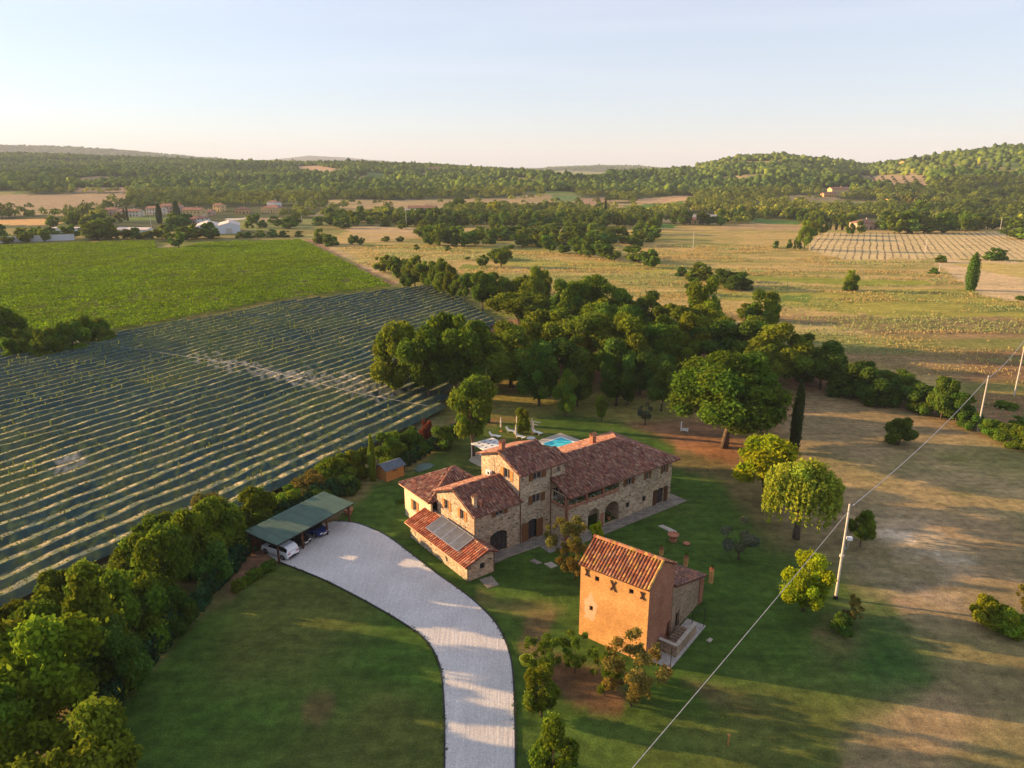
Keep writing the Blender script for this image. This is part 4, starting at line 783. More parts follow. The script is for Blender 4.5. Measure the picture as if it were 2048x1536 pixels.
# cars: x forward
def car(name, label, p, rz_, paint, L=4.6, Wd=1.85, H=1.65, suv=True, cat='car', rear=True):
    e_ = empty(name, label, cat, (*p, 0.03), rz_, 'vehicles under the carport'); h = L/2; w = Wd/2
    if suv: S = [(-h, .45, .75, .75, .86), (-h+.05, .32, .95, .95, .94), (-h+.12, .3, 1.02, 1.45, 1), (-h+.55, .28, 1.04, H, 1), (-h+1.5, .28, 1.03, H+.02, 1), (.35, .28, 1.0, H-.02, 1), (.95, .28, .98, 1.2, 1), (1.15, .28, .97, .985, 1), (h-.3, .3, .88, .885, .97), (h-.06, .32, .72, .72, .9), (h, .4, .6, .6, .84)]
    else: S = [(-h, .4, .7, .7, .86), (-h+.08, .3, .86, .86, .95), (-h+.2, .28, .92, 1.0, 1), (-h+.75, .27, .93, H, 1), (-h+1.5, .27, .92, H+.02, 1), (.25, .27, .9, H-.03, 1), (.95, .27, .88, 1.0, 1), (1.1, .27, .87, .875, 1), (h-.3, .29, .78, .785, .97), (h-.06, .32, .66, .66, .9), (h, .38, .55, .55, .84)]
    b = MB(); vs = []; n = 8
    for x, zb, zl, zr_, f in S:
        ww = w*f; wr_ = ww*(.78 if zr_ > zl+.1 else .9)
        vs += [(x, -ww*.92, zb), (x, -ww, (zb+zl)/2), (x, -ww*.97, zl), (x, -wr_, zr_), (x, wr_, zr_), (x, ww*.97, zl), (x, ww, (zb+zl)/2), (x, ww*.92, zb)]
    fs = []
    for i in range(len(S)-1):
        for k in range(n): fs.append((i*n+k, i*n+(k+1) % n, (i+1)*n+(k+1) % n, (i+1)*n+k))
    fs += [tuple(range(n-1, -1, -1)), tuple((len(S)-1)*n+k for k in range(n))]; b.add(vs, fs)
    body = b.build('body', paint, e_, smooth=False)
    g = MB()
    def gl(i, j, s, a=.12, c=.88):    # side glass between stations i..j
        for q in range(i, j):
            A_, B_ = S[q], S[q+1]
            for sy in (s,):
                def pt(st, t_): ww = w*st[4]; wr_ = ww*.78; y = (ww*.97*(1-t_)+wr_*t_); z = st[2]*(1-t_)+st[3]*t_; return (st[0], sy*(y+.012), z+.0)
                if A_[3] > A_[2]+.1 or B_[3] > B_[2]+.1:
                    v4 = [pt(A_, a), pt(B_, a), pt(B_, c), pt(A_, c)]; g.add(v4 if s < 0 else v4[::-1], [(0, 1, 2, 3)])
    gl(2, 6, -1); gl(2, 6, 1)
    for i, j in ((2, 3), (5, 7)):
        A_, B_ = S[i], S[j]; lift = Vector((0, 0, .012)); dx = -.012 if i == 2 else .012
        if i == 2: A_ = S[2]; v4 = [(A_[0]-.06+dx, -w*.7, A_[2]+.02), (A_[0]-.06+dx, w*.7, A_[2]+.02), (B_[0]-.05+dx, w*.68, B_[3]-.05), (B_[0]-.05+dx, -w*.68, B_[3]-.05)]
        else: v4 = [(S[5][0]+.06, -w*.72, S[5][3]-.02), (S[5][0]+.06, w*.72, S[5][3]-.02), (S[7][0]+.02, w*.82, S[7][3]+.05), (S[7][0]+.02, -w*.82, S[7][3]+.05)]
        g.add([Vector(v)+lift for v in v4], [(0, 3, 2, 1)])
    g.build('windows', 'car_glass', body)
    for x in (-h+.85, h-.9):
        for sy in (-1, 1):
            g = MB(); g.tube([(x, sy*(w-.2), .33), (x, sy*(w+.02), .33)], .34, 16); wh = g.build('wheel', 'tyre', e_); g = MB(); g.tube([(x, sy*(w+.02), .33), (x, sy*(w+.035), .33)], .21, 10); g.build('rim', 'rim', wh)
    for sy in (-1, 1):
        g = MB(); g.box(h-.12, h-.02, sy*w*.6-.17, sy*w*.6+.17, .6, .72); g.build('headlight', 'head_lamp', e_); g = MB(); g.box(-h-.01, -h+.1, sy*w*.66-.2, sy*w*.66+.2, .82, .92); g.build('tail_lamp', 'red_lamp' if paint == 'paint_white' else 'metal_dark', e_)
    for xx in (h+.01, -h-.02):
        g = MB(); g.box(xx-.01, xx+.01, -.26, .26, .45, .56); g.build('number_plate', 'plate' if xx > 0 else 'metal_dark', e_)
    g = MB(); g.box(-h-.03, -h+.02, -w*.8, w*.8, .3, .5); g.box(h-.05, h+.005, -w*.7, w*.7, .3, .44); g.build('bumper', 'metal_dark', e_); return e_
CMt = Matrix.Translation((CM.x, CM.y, 0)) @ Matrix.Rotation(ca, 4, 'Z')
def cpt(x, y): q = CMt @ Vector((x, y, 0)); return (q.x, q.y)
car('parked_car', 'white estate car parked rear outwards under the near end of the carport', cpt(-hx+2.0, -.6), ca+R(90), 'paint_white')
car('parked_car', 'dark blue car facing out under the far half of the carport', cpt(hx*.22, -.2), ca+R(-90), 'paint_blue', 4.1, 1.75, 1.5, False)
car('parked_car', 'black car facing out, deep in shade between white and blue cars', cpt(-hx*.22, -.1), ca+R(-90), 'paint_black', 3.9, 1.7, 1.5, False)
# ------------------------------------------------------------------ garden shed, tarp, pergola, pool
g = G(783, 958); sa = ca+R(-12); sh = empty('garden_shed', 'small orange wooden shed with blue grey roof by the hedge', 'shed', (g[0]-.3, g[1]+.9, 0), sa)
b = MB(); wall(b, (-1.6, -1.2), (1.6, -1.2), 0, 1.85, [(1.1, 2.1, .05, 1.7)], .06); wall(b, (1.6, -1.2), (1.6, 1.2), 0, 1.85); wall(b, (1.6, 1.2), (-1.6, 1.2), 0, 1.85); wall(b, (-1.6, 1.2), (-1.6, -1.2), 0, 1.85)
for x in (-1.6, 1.6): b.add([(x, -1.2, 1.85), (x, 1.2, 1.85), (x, 0, 2.35)], [(0, 1, 2) if x > 0 else (1, 0, 2)])
b.build('wall', 'wood_warm', sh); b = MB(); b.box(-.49, .49, -1.15, -1.1, .06, 1.69); d_ = b.build('door', 'wood_warm', sh)
for x in (-.3, .08): b = MB(); b.box(x, x+.22, -1.17, -1.151, 1.2, 1.5); b.build('window', 'window_glass', d_)
b = MB()
for s_ in (-1, 1): b.add([(-1.85, s_*1.5, 1.76), (1.85, s_*1.5, 1.76), (1.85, 0, 2.42), (-1.85, 0, 2.42), (-1.85, s_*1.5, 1.70), (1.85, s_*1.5, 1.70), (1.85, 0, 2.36), (-1.85, 0, 2.36)], [(0, 1, 2, 3), (7, 6, 5, 4), (0, 4, 5, 1), (1, 5, 6, 2), (0, 3, 7, 4)])
b.build('roof', 'roof_blue', sh)
slab([(828, 940), (838, 929), (858, 927), (869, 932), (856, 939), (838, 945)], 'dark green cover lying on the grass behind the cream walled block', 'tarp', .12, 'ground_cover', 'cover')
pz = 2.35; q = [Vector((*G(*p, pz), 0)) for p in ((943, 888), (985, 877), (1012, 889), (968, 901))]
pc = sum(q, Vector())/4; pe = empty('pergola', 'white pergola with pale canopy beside the tall tower block', 'pergola', pc)
b = MB(); 
for p in q: b = MB(); b.box(-.06, .06, -.06, .06, 0, pz, Matrix.Translation(p-pc)); b.build('post', 'white_paint', pe)
b = MB(); qq = [p-pc for p in q]; ar = sum(qq[i].x*qq[(i+1) % 4].y-qq[(i+1) % 4].x*qq[i].y for i in range(4)); qq = qq if ar > 0 else qq[::-1]; b.prism([(p.x*1.03, p.y*1.03) for p in qq], pz, pz+.12); b.build('canopy', 'white_paint', pe)
b = MB()
for i in range(3):
    for j in range(3): u_, v_ = .2+.28*i, .2+.28*j; p = qq[0]*(1-u_)*(1-v_)+qq[1]*u_*(1-v_)+qq[2]*u_*v_+qq[3]*(1-u_)*v_; b.box(-.2, .2, -.08, .08, pz+.12, pz+.15, Matrix.Translation(p) @ Matrix.Rotation(R(HA), 4, 'Z'))
b.build('canopy_weight', 'metal_dark', pe)
sheet('pavement', [G(937, 921), G(955, 903), G(1010, 905), G(1010, 960)], -.1, .04, 'stone_sill')['kind'] = 'structure'
b = MB(); b.tube([(0, 0, 0), (0, 0, .7)], .05); b.lathe([(0, .7), (.5, .7), (.5, .75), (0, .75)], 14); gg = G(966, 918); tag(b.build('garden_table', 'white_paint', loc=(*gg, .04)), 'round white table under the pergola', 'table')
P0 = G(1045, 907); 
pw = [G(1085, 888), G(1122, 876), G(1159, 890), G(1118, 906)]
ctr = Vector((*G(1120, 891), 0)); pa = math.atan2(G(1122, 875.5)[1]-G(1086, 888)[1], G(1122, 875.5)[0]-G(1086, 888)[0])
far = Vector((*G(1122, 875.5), 0)); dl = Vector((*G(1085, 888.5), 0))-far; dr = Vector((*G(1160, 890), 0))-far; ul = dl.normalized(); ur = Vector((-ul.y, ul.x, 0)); ur = ur if ur.dot(dr) > 0 else -ur
def pq(a, c): p = far+ul*a+ur*c; return (p.x, p.y)
wl, wrr = 9.0, 4.6
def ringsheet(name, a0, a1, c0, c1, A0, A1, C0, C1, z0, z1, mat):
    b = MB()
    for r4 in ((A0, a0, C0, C1), (a1, A1, C0, C1), (a0, a1, C0, c0), (a0, a1, c1, C1)):
        p = [pq(r4[0], r4[2]), pq(r4[1], r4[2]), pq(r4[1], r4[3]), pq(r4[0], r4[3])]; ar = sum(p[i][0]*p[(i+1) % 4][1]-p[(i+1) % 4][0]*p[i][1] for i in range(4)); b.prism(p if ar > 0 else p[::-1], z0, z1)
    return b.build(name, mat)
o = ringsheet('pavement', -.25, wl+.25, -.25, wrr+.25, -1.5, wl+1.5, -1.6, wrr+1.5, -.1, .06, 'stone_sill'); o['kind'] = 'structure'
pool = empty('swimming_pool', 'turquoise rectangular swimming pool partly hidden behind the villa roof', 'swimming pool', far)
def offs(o): o.location = -far; o.parent = pool; return o
offs(ringsheet('pool_edge', 0, wl, 0, wrr, -.25, wl+.25, -.25, wrr+.25, -.1, .1, 'white_paint')); offs(sheet('water', [pq(0, 0), pq(wl, 0), pq(wl, wrr), pq(0, wrr)], .01, .055, 'pool_water'))
# sun loungers and parasols
def lounger(p, rz_, label):
    e_ = empty('sun_lounger', label, 'sun lounger', (*p, .0), rz_, 'sun loungers on the lawn by the pool'); b = MB(); prof = [(-1.0, .95), (-.75, .55), (-.45, .38), (.2, .42), (.6, .34), (1.0, .38)]
    for i in range(len(prof)-1):
        (xa, za_), (xb_, zb_) = prof[i], prof[i+1]; b.add([(xa, -.34, za_), (xb_, -.34, zb_), (xb_, .34, zb_), (xa, .34, za_), (xa, -.34, za_-.06), (xb_, -.34, zb_-.06), (xb_, .34, zb_-.06), (xa, .34, za_-.06)], [(0, 1, 2, 3), (7, 6, 5, 4), (0, 4, 5, 1), (2, 6, 7, 3), (0, 3, 7, 4), (1, 5, 6, 2)])
    b.build('sling', 'white_paint', e_); b = MB()
    for x in (-.5, .6):
        for y in (-.32, .32): b.box(x-.03, x+.03, y-.03, y+.03, 0, .36)
    b.build('frame', 'white_paint', e_); return e_
for (px_, py_), a, lb in (((990, 875), -15, 'white curved sun lounger nearest the pergola'), ((1023, 865), -25, 'white sun lounger between the two pairs of closed parasols'), ((1040, 876), -35, 'white sun lounger at the foot of the middle closed parasol'), ((1074, 868), -35, 'white sun lounger beside the round table nearest the pool')): lounger(G(px_, py_), R(a), lb)
def parasol(p, h, label):
    e_ = empty('closed_parasol', label, 'parasol', (*p, 0), 0, 'closed parasols by the loungers'); b = MB(); b.tube([(0, 0, 0), (0, 0, h)], .035, 6); b.lathe([(0, 0), (.28, 0), (.28, .08), (0, .08)], 10); b.build('pole', 'wood_warm', e_)
    b = MB(); b.lathe([(.05, h-1.9), (.19, h-1.75), (.15, h-1.2), (.17, h-.8), (.08, h-.15), (.02, h+.05)], 9); b.build('canopy', 'canvas', e_)
for (px_, py_), h, lb in (((1002, 863), 2.6, 'closed beige parasol standing left of the loungers'), ((1034, 861), 2.9, 'closed parasol behind the middle loungers, farthest from the house'), ((1032, 877), 2.5, 'closed parasol between the two middle loungers, nearest the house'), ((1064, 868), 2.9, 'closed parasol with slim pole behind the round table')): parasol(G(px_, py_), h, lb)
g = G(1062, 884); b = MB(); e_ = empty('round_table', 'round blue grey garden table near the pool corner', 'table', (*g, 0)); b.tube([(0, 0, 0), (0, 0, .7)], .05, 8); b.build('leg', 'metal_dark', e_); b = MB(); b.lathe([(0, .7), (.72, .7), (.72, .75), (0, .75)], 18); b.build('tabletop', 'blue_top', e_)
g = G(1067, 866); e_ = empty('garden_sculpture', 'post with two crossing pale boards beside the round garden table', 'post', (*g, 0), R(-20)); b = MB(); b.tube([(0, 0, 0), (0, 0, 2.2)], .09, 6); b.build('post', 'canvas', e_)
for z, dx in ((1.5, -.2), (2.0, .3)): b = MB(); b.box(-.95+dx, .95+dx, -.12, .12, z, z+.07); b.build('board', 'canvas', e_)
g = G(1362, 862); e_ = empty('garden_gate', 'white garden gate half hidden by the big round oak', 'gate', (*g, 0), R(-20)); b = MB(); b.box(-.1, .1, -.1, .1, 0, 1.7); b.build('post', 'white_paint', e_); b = MB(); b.box(1.0, 1.2, -.1, .1, 0, .7); b.build('post', 'white_paint', e_); b = MB(); b.box(.1, 1.0, -.03, .03, .1, .6); b.build('panel', 'white_paint', e_)
# ------------------------------------------------------------------ electricity poles and cables
def upole(name, base, h, label, box=False, r=.12, group=None, thick=1.0, base_col=True):
    e_ = empty(name, label, 'pole', (base[0], base[1], base[2] if len(base) > 2 else 0), 0, group); b = MB(); b.tube([(0, 0, 0), (0, 0, h)], [r*1.25*thick, r*.8*thick], 10); b.build('shaft', 'conc_pole', e_)
    b = MB(); b.tube([(r, 0, h-.25), (r+.3, 0, h-.15)], .03, 5); b.lathe([(0, 0), (.07, 0), (.07, .16), (0, .16)], 6, (r+.3, 0, h-.2)); b.tube([(0, 0, h-.3), (r+.3, 0, h-.15)], .03, 5); b.build('bracket', 'conc_pole', e_)
    if box:
        b = MB(); b.box(.25, .75, -.18, .18, h*.63, h*.63+.32); b.build('junction_box', 'white_paint', e_)
        b = MB(); b.tube([(.35, 0, h*.63), (.38, 0, h*.55), (.26, 0, h*.53), (.2, 0, h*.58)], .025, 5); b.tube([(.55, 0, h*.63), (.5, 0, h*.55), (.3, 0, h*.52), (.18, 0, h*.55)], .025, 5)
        b.tube([(.17, .12, .2), (.15, .12, h*.95)], .035, 5); b.build('cable_loop', 'cable', e_); b = MB(); b.tube([(0, 0, h*.455), (0, 0, h*.475)], .24, 10); b.build('clamp', 'conc_pole', e_)
        b = MB(); b.tube([(0, 0, 0), (0, 0, .35)], [.25, .235], 10); b.build('foot', 'metal_dark', e_)
    return e_
B1, B2, B3 = G(1671, 1197), G(1955, 862), G(2028, 792)
H1 = hgt(1697, 1008, B1); H2 = hgt(1973, 751, B2); H3 = hgt(2052, 668, B3)
upole('utility_pole', B1, H1, 'tall concrete utility pole with grey junction box right of the willow', True); upole('utility_pole', B2, H2, 'concrete utility pole at the dark shrub row', False); upole('utility_pole', B3, H3, 'utility pole in the dry field at the right picture edge')
e1 = G(1268, 1536, H1-1.2); dn = Vector((e1[0]-B1[0], e1[1]-B1[1])); B0 = (B1[0]+dn.x*1.9, B1[1]+dn.y*1.9)
upole('utility_pole', B0, H1, 'concrete utility pole nearest the driveway entrance')
def cable(a, c, sag, label, r=.045, n=28):
    b = MB(); pts = []
    for i in range(n+1): t_ = i/n; pts.append((a[0]+(c[0]-a[0])*t_, a[1]+(c[1]-a[1])*t_, a[2]+(c[2]-a[2])*t_-sag*4*t_*(1-t_)))
    o0 = Vector(pts[0]); b.tube([Vector(p)-o0 for p in pts], r, 6); return tag(b.build('power_cable', 'cable', loc=o0), label, 'cable')
cable((B1[0], B1[1], H1-.75), (B0[0], B0[1], H1-.4), .5, 'thick pale cable running from the boxed pole to the lower picture edge', .028)
cable((B1[0]+.3, B1[1], H1-.2), (B2[0], B2[1], H2-.3), 1.0, 'cable spanning from the boxed pole to the pole at the shrub row', .045)
cable((B2[0]+.2, B2[1], H2-.3), (B3[0], B3[1], H3-.5), .8, 'cable spanning between the two farther poles at right', .05)
for k, (px_, pb, pt_, lb) in enumerate(((1386, 497, 466, 'thin white pole in the dry field left of the round poplar'), (1619, 500, 470, 'white pole at the left end of the furrowed field'), (1850, 507, 478, 'white pole inside the furrowed stubble field'), (1878, 546, 528, 'short pole by the thorn bushes below the stubble'), (1998, 470, 440, 'tall pole at the far right field edge'), (813, 458, 418, 'white pole before the brick farmhouse among trees'), (303, 456, 433, 'pole at the corner of the long white shed'), (604, 450, 431, 'pole on the meadow behind the twin white hall'), (2045, 475, 455, 'pole near the right edge beside the bright tree'))):
    g = GT(px_, pb); d = g[1]; upole('field_pole', g, (pb-pt_)/F*d*1.03, lb, thick=1.3)
# ------------------------------------------------------------------ distant houses and sheds
def house(name, label, px_, pb, w, d, h, rot, wallm='wall_cream', roofm='far_roof', hip=False, roofh=None, cat='house', wins=True, chim=True, group='houses in the valley', storeys=2, door=True):
    g = GT(px_, pb); e_ = empty(name, label, cat, (g[0], g[1]+d*.3, g[2]-.3), R(rot), group); x, y = w/2, d/2; b = MB(); rh = roofh or d*.20
    b.box(-x, x, -y, y, 0, h)
    if not hip:
        for s_ in (-1, 1): b.add([(s_*x, -y, h), (s_*x, y, h), (s_*x, 0, h+rh)], [(0, 1, 2) if s_ > 0 else (1, 0, 2)])
    b.build('wall', wallm, e_); b = MB(); o_ = .5; zz = h-.05; X_, Y_ = x+o_, y+o_; top = rh+.15
    if hip: k = min(Y_, X_*.8); vs = [(-X_, -Y_, zz), (X_, -Y_, zz), (X_, Y_, zz), (-X_, Y_, zz), (-X_+k, 0, zz+top), (X_-k, 0, zz+top)]; b.add(vs, [(0, 1, 5, 4), (1, 2, 5), (2, 3, 4, 5), (3, 0, 4), (3, 2, 1, 0)])
    else: vs = [(-X_, -Y_, zz), (X_, -Y_, zz), (X_, 0, zz+top), (-X_, 0, zz+top), (X_, Y_, zz), (-X_, Y_, zz)]; b.add(vs, [(0, 1, 2, 3), (4, 5, 3, 2)]); b.add([(p[0], p[1], p[2]-.15) for p in vs], [(3, 2, 1, 0), (2, 3, 5, 4)]); 
    rf = b.build('roof', roofm, e_)
    if chim: b = MB(); b.box(x*.3-.35, x*.3+.35, -.35, .35, h+rh*.5, h+rh+1.1); b.build('chimney', wallm, rf)
    if wins:
        n = max(2, int(w/3.2))
        for f in range(storeys):
            for i in range(n):
                cx = -x+(i+.5)*w/n; z0 = 1.0+f*2.9
                if f == 0 and i == n//2 and door: b = MB(); b.box(cx-.6, cx+.6, -y-.06, -y+.02, .3, 2.4); b.build('door', 'wood_dark', e_); continue
                b = MB(); b.box(cx-.5, cx+.5, -y-.05, -y+.02, z0, z0+1.3); b.build('window', 'window_glass', e_)
            for s_ in (-1, 1):
                b = MB(); b.box(s_*x-.05, s_*x+.05, -.5, .5, 1.0+f*2.9, 2.3+f*2.9); b.build('window', 'window_glass', e_)
    return e_
V_ = 'houses of the hamlet beyond the vineyard'
for a in ((388, 435, 19, 10, 6.8, -14, 'wall_yellow', 'yellow hamlet house with two floors and wide red roof', False), (438, 424, 9, 9, 6.3, -20, 'wall_yellow', 'small square yellow house right of the wide yellow one', False),
          (412, 431, 14, 8, 3.8, -12, 'wall_pink', 'low house with grey panels between the two yellow houses', False), (384, 447, 16, 9, 4.2, -8, 'wall_pink', 'low pink house with red roof just behind the twin hall', False), (405, 449, 7, 8, 5.2, -8, 'wall_white', 'white house end wall just behind the twin hall', True),
          (312, 430, 17, 9, 6.2, -16, 'wall_cream', 'grey cream farmhouse left of the dark cypress', False), (343, 426, 20, 10, 6.8, -10, 'wall_pink', 'long brownish house behind the round dark trees', False), (262, 434, 20, 9, 5.2, -10, 'wall_cream', 'row house left of the village behind poplars', False), (225, 430, 12, 8, 5.0, -10, 'wall_pink', 'leftmost hamlet house with pinkish wall', False),
          (484, 428, 13, 9, 4.6, 10, 'wall_ochre', 'low ochre house with broken roof line right of the hamlet', True), (545, 425, 20, 13, 4.6, -16, 'wall_yellow', 'wide yellow villa with hipped roof right of the hamlet', True), (548, 419, 12, 8, 7.8, -16, 'wall_white', 'upper storey block behind the wide yellow villa', True)):
    house('house', a[7], a[0], a[1], a[2], a[3], a[4], a[5], a[6], hip=a[8], group=V_, storeys=2 if a[4] > 5 else 1)
for a in ((845, 432, 26, 10, 7.5, -6, 'wall_pink', 'long brick farmhouse among trees beyond the field', False, 'far_roof'), (822, 438, 11, 9, 7.0, -6, 'wall_pink', 'pinkish farmhouse wing behind the white pole', False, 'far_roof_grey'), (1184, 447, 13, 10, 4.2, 20, 'wall_cream', 'red roofed cottage near the three small cypresses', True, 'far_roof'),
          (1146, 441, 10, 8, 4.5, -5, 'wall_pink', 'grey roofed cottage left of the red roofed cottage', False, 'far_roof_grey'), (1408, 447, 20, 9, 5.6, -5, 'wall_cream', 'two storey farmhouse at the field edge left of the meadow', False, 'far_roof_grey'), (1380, 448, 12, 8, 4.0, -5, 'wall_yellow', 'low yellow annex beside the two storey farmhouse', False, 'far_roof'),
          (1730, 459, 15, 12, 5.0, 15, 'wall_pink', 'red roofed cottage right of the little cypress row', True, 'far_roof'), (1677, 392, 22, 12, 8.5, 5, 'wall_yellow', 'big yellow villa on the wooded hillside', False, 'far_roof'), (1658, 394, 16, 9, 4.2, 5, 'wall_ochre', 'low ochre wing of the hillside villa', False, 'far_roof'),
          (1812, 334, 18, 12, 8.5, 20, 'wall_ochre', 'ochre house beside the hilltop cypresses', False, 'far_roof'), (1999, 304, 18, 12, 8, 10, 'wall_cream', 'pale house on the hill crest at far right', False, 'far_roof'), (1361, 343, 13, 10, 6.5, 10, 'wall_ochre', 'ochre farmhouse on the saddle above the fields', False, 'far_roof'),
          (867, 344, 26, 12, 8, 0, 'wall_pink', 'farmhouse on the far ridge left of centre', False, 'far_roof'), (1790, 400, 18, 8, 4, 5, 'wall_ochre', 'low house in the hillside clearing at right', False, 'far_roof'), (510, 364, 26, 10, 6, 0, 'wall_pink', 'house glimpsed in the woods above the hamlet', False, 'far_roof'), (2035, 434, 16, 9, 5, 0, 'wall_pink', 'house behind trees at the far right edge', False, 'far_roof')):
    house('farmhouse', a[7], a[0], a[1], a[2], a[3], a[4], a[5], a[6], a[9], a[8], group='farmhouses across the valley', storeys=2 if a[4] > 5 else 1)
house('storage_shed', 'long low white shed at the vineyard end', 268, 470, 24, 11, 4.2, -10, 'shed_white', 'shed_roof', roofh=1.0, cat='shed', chim=False, group=None, storeys=1, door=False)
for dx, lb in ((-7, 'left half'), (7, 'right half')):
    g = GT(432, 466); e_ = empty('white_hall', '%s of the twin gabled white hall behind the vineyard' % lb, 'hall', (g[0]+dx*math.cos(R(20)), g[1]+6+dx*math.sin(R(20)), 0), R(20), 'twin gabled white halls'); b = MB(); b.box(-7, 7, -16, 16, 0, 5.6)
    for s_ in (-1, 1): b.add([(-7, s_*16, 5.6), (7, s_*16, 5.6), (0, s_*16, 7.4)], [(0, 1, 2) if s_ < 0 else (1, 0, 2)])
    b.build('wall', 'shed_white', e_); b = MB(); b.add([(-7.2, -16.2, 5.6), (0, -16.2, 7.5), (0, 16.2, 7.5), (-7.2, 16.2, 5.6), (7.2, -16.2, 5.6), (7.2, 16.2, 5.6)], [(0, 1, 2, 3), (1, 4, 5, 2)]); b.build('roof', 'shed_roof', e_)
    b = MB(); b.box(-2, 2, -16.1, -15.98, 0, 4); b.build('door', 'aluminium', e_)
for (pa_, pb_), h, lb, mt in ((((-60, 489), (150, 480)), 3.6, 'long low blue grey wall at the left vineyard edge', 'shed_white'), (((100, 470), (156, 470)), 4.5, 'pale roofed store behind the blue grey wall', 'shed_white')):
    a = GT(*pa_); c = GT(*pb_); d = Vector((c[0]-a[0], c[1]-a[1], 0)); Ln = d.length; e_ = empty('boundary_wall', lb, 'wall', (a[0], a[1], 0), math.atan2(d.y, d.x)); b = MB(); b.box(0, Ln, 0, .4 if h < 4 else 8, 0, h); b.build('wall', mt, e_); b = MB(); b.box(-.1, Ln+.1, -.1, .5 if h < 4 else 8.1, h, h+.25); b.build('coping', 'shed_roof' if h > 4 else 'aluminium', e_)
# ------------------------------------------------------------------ foliage generator
def quads(Pc, N, S, rng, asp=1.5, vert=None):
    N = N/np.maximum(np.linalg.norm(N, axis=1, keepdims=True), 1e-6); Rn = rng.normal(size=N.shape)
    if vert is not None: Rn = np.array(vert)+Rn*.25
    T = np.cross(N, Rn); T /= np.maximum(np.linalg.norm(T, axis=1, keepdims=True), 1e-6); B = np.cross(N, T)
    T = T*S[:, None]/asp*.9; B = B*S[:, None]
    V = np.stack([Pc-B, Pc+T-B*.15, Pc+B, Pc-T-B*.15], 1)
    return V.reshape(-1, 3), np.arange(len(Pc)*4).reshape(-1, 4)
PROTO = {}
def clumps(kind, rng):
    C_ = []; Rd = []
    if kind in ('oak', 'bigoak', 'sparse', 'olive', 'far', 'slim'):
        n = {'oak': 30, 'bigoak': 90, 'sparse': 38, 'olive': 20, 'far': 18, 'slim': 24}[kind]
        lobes = [(rng.normal(size=3)*np.array([.9, .9, .5])) for _ in range(5)]
        for i in range(n):
            d = rng.normal(size=3); d /= np.linalg.norm(d); r = rng.uniform(.25, .98)**.6
            f = 1+(.26 if kind != 'bigoak' else .12)*max(np.dot(d, l) for l in lobes)*.6-.06
            c = d*r*f*np.array([3.3, 3.3, 3.6]); c[2] += 5.8
            if kind == 'slim': c[0] *= .8; c[1] *= .8; c[2] = 5.8+(c[2]-6.1)*1.15
            if kind == 'bigoak': c = d*r*f*np.array([3.45, 3.45, 3.7]); c[2] = 5.6+c[2]
            if kind == 'far': c[2] -= .9
            lo_ = 1.5 if kind == 'far' else 2.3
            if c[2] < lo_: c[2] = lo_+rng.uniform(0, .8)
            C_.append(c); Rd.append(rng.uniform(.5, 1.5)*{'oak': 1, 'bigoak': .8, 'sparse': .6, 'olive': .85, 'far': 1.15, 'slim': .9}[kind])
    elif kind in ('bush', 'farbush', 'laurel'):
        n = 22
        for i in range(n):
            d = rng.normal(size=3); d /= np.linalg.norm(d); d[2] = abs(d[2]); r = rng.uniform(.3, 1)**.6; c = d*r*np.array([3.0, 3.0, 7.6]); c[2] += .9; C_.append(c); Rd.append(rng.uniform(.8, 1.4))
        if kind == 'laurel':
            for i in range(14): C_.append(np.array([rng.uniform(-2.6, 2.6), rng.uniform(-2.6, 2.6), rng.uniform(6, 9)])); Rd.append(rng.uniform(.5, .9))
    elif kind == 'cypress':
        for i in range(34): z = .6+9.0*i/34; w = 3.3*math.sin(math.pi*min(1, (z+1.8)/11.4))**.8; a = rng.uniform(0, 6.28); C_.append(np.array([math.cos(a)*w*.35, math.sin(a)*w*.35, z])); Rd.append(w*.72+.2)
    elif kind == 'conifer':
        for i in range(44): z = 1.0+8.6*(i/44); w = 3.9*(1-z/10.4)+.2; a = i*2.4; C_.append(np.array([math.cos(a)*w*.75, math.sin(a)*w*.75, z-.2*w])); Rd.append(w*.34+.35)
    elif kind == 'pine':
        for i in range(30): a = rng.uniform(0, 6.28); r = 3.3*math.sqrt(rng.uniform(0, 1)); C_.append(np.array([math.cos(a)*r, math.sin(a)*r, 8.6-.10*r*r+rng.uniform(-.5, .4)])); Rd.append(rng.uniform(.8, 1.2))
    elif kind == 'willow':
        for i in range(34): d = rng.normal(size=3); d /= np.linalg.norm(d); d[2] = abs(d[2]); C_.append(d*rng.uniform(.5, 1)*np.array([3.3, 3.3, 3.0])+np.array([0, 0, 6.0])); Rd.append(rng.uniform(.7, 1.1))
    return np.array(C_), np.array(Rd)
CFG = {'oak': (15000, .25, 5), 'bigoak': (34000, .165, 2), 'sparse': (8000, .17, 4), 'slim': (11000, .25, 3), 'olive': (6500, .21, 2), 'far': (1100, .8, 5), 'farbush': (700, .85, 3), 'bush': (13000, .27, 4), 'laurel': (3600, .48, 3), 'cypress': (6000, .34, 2), 'conifer': (13000, .25, 2), 'pine': (10000, .25, 2), 'willow': (15000, .22, 1)}
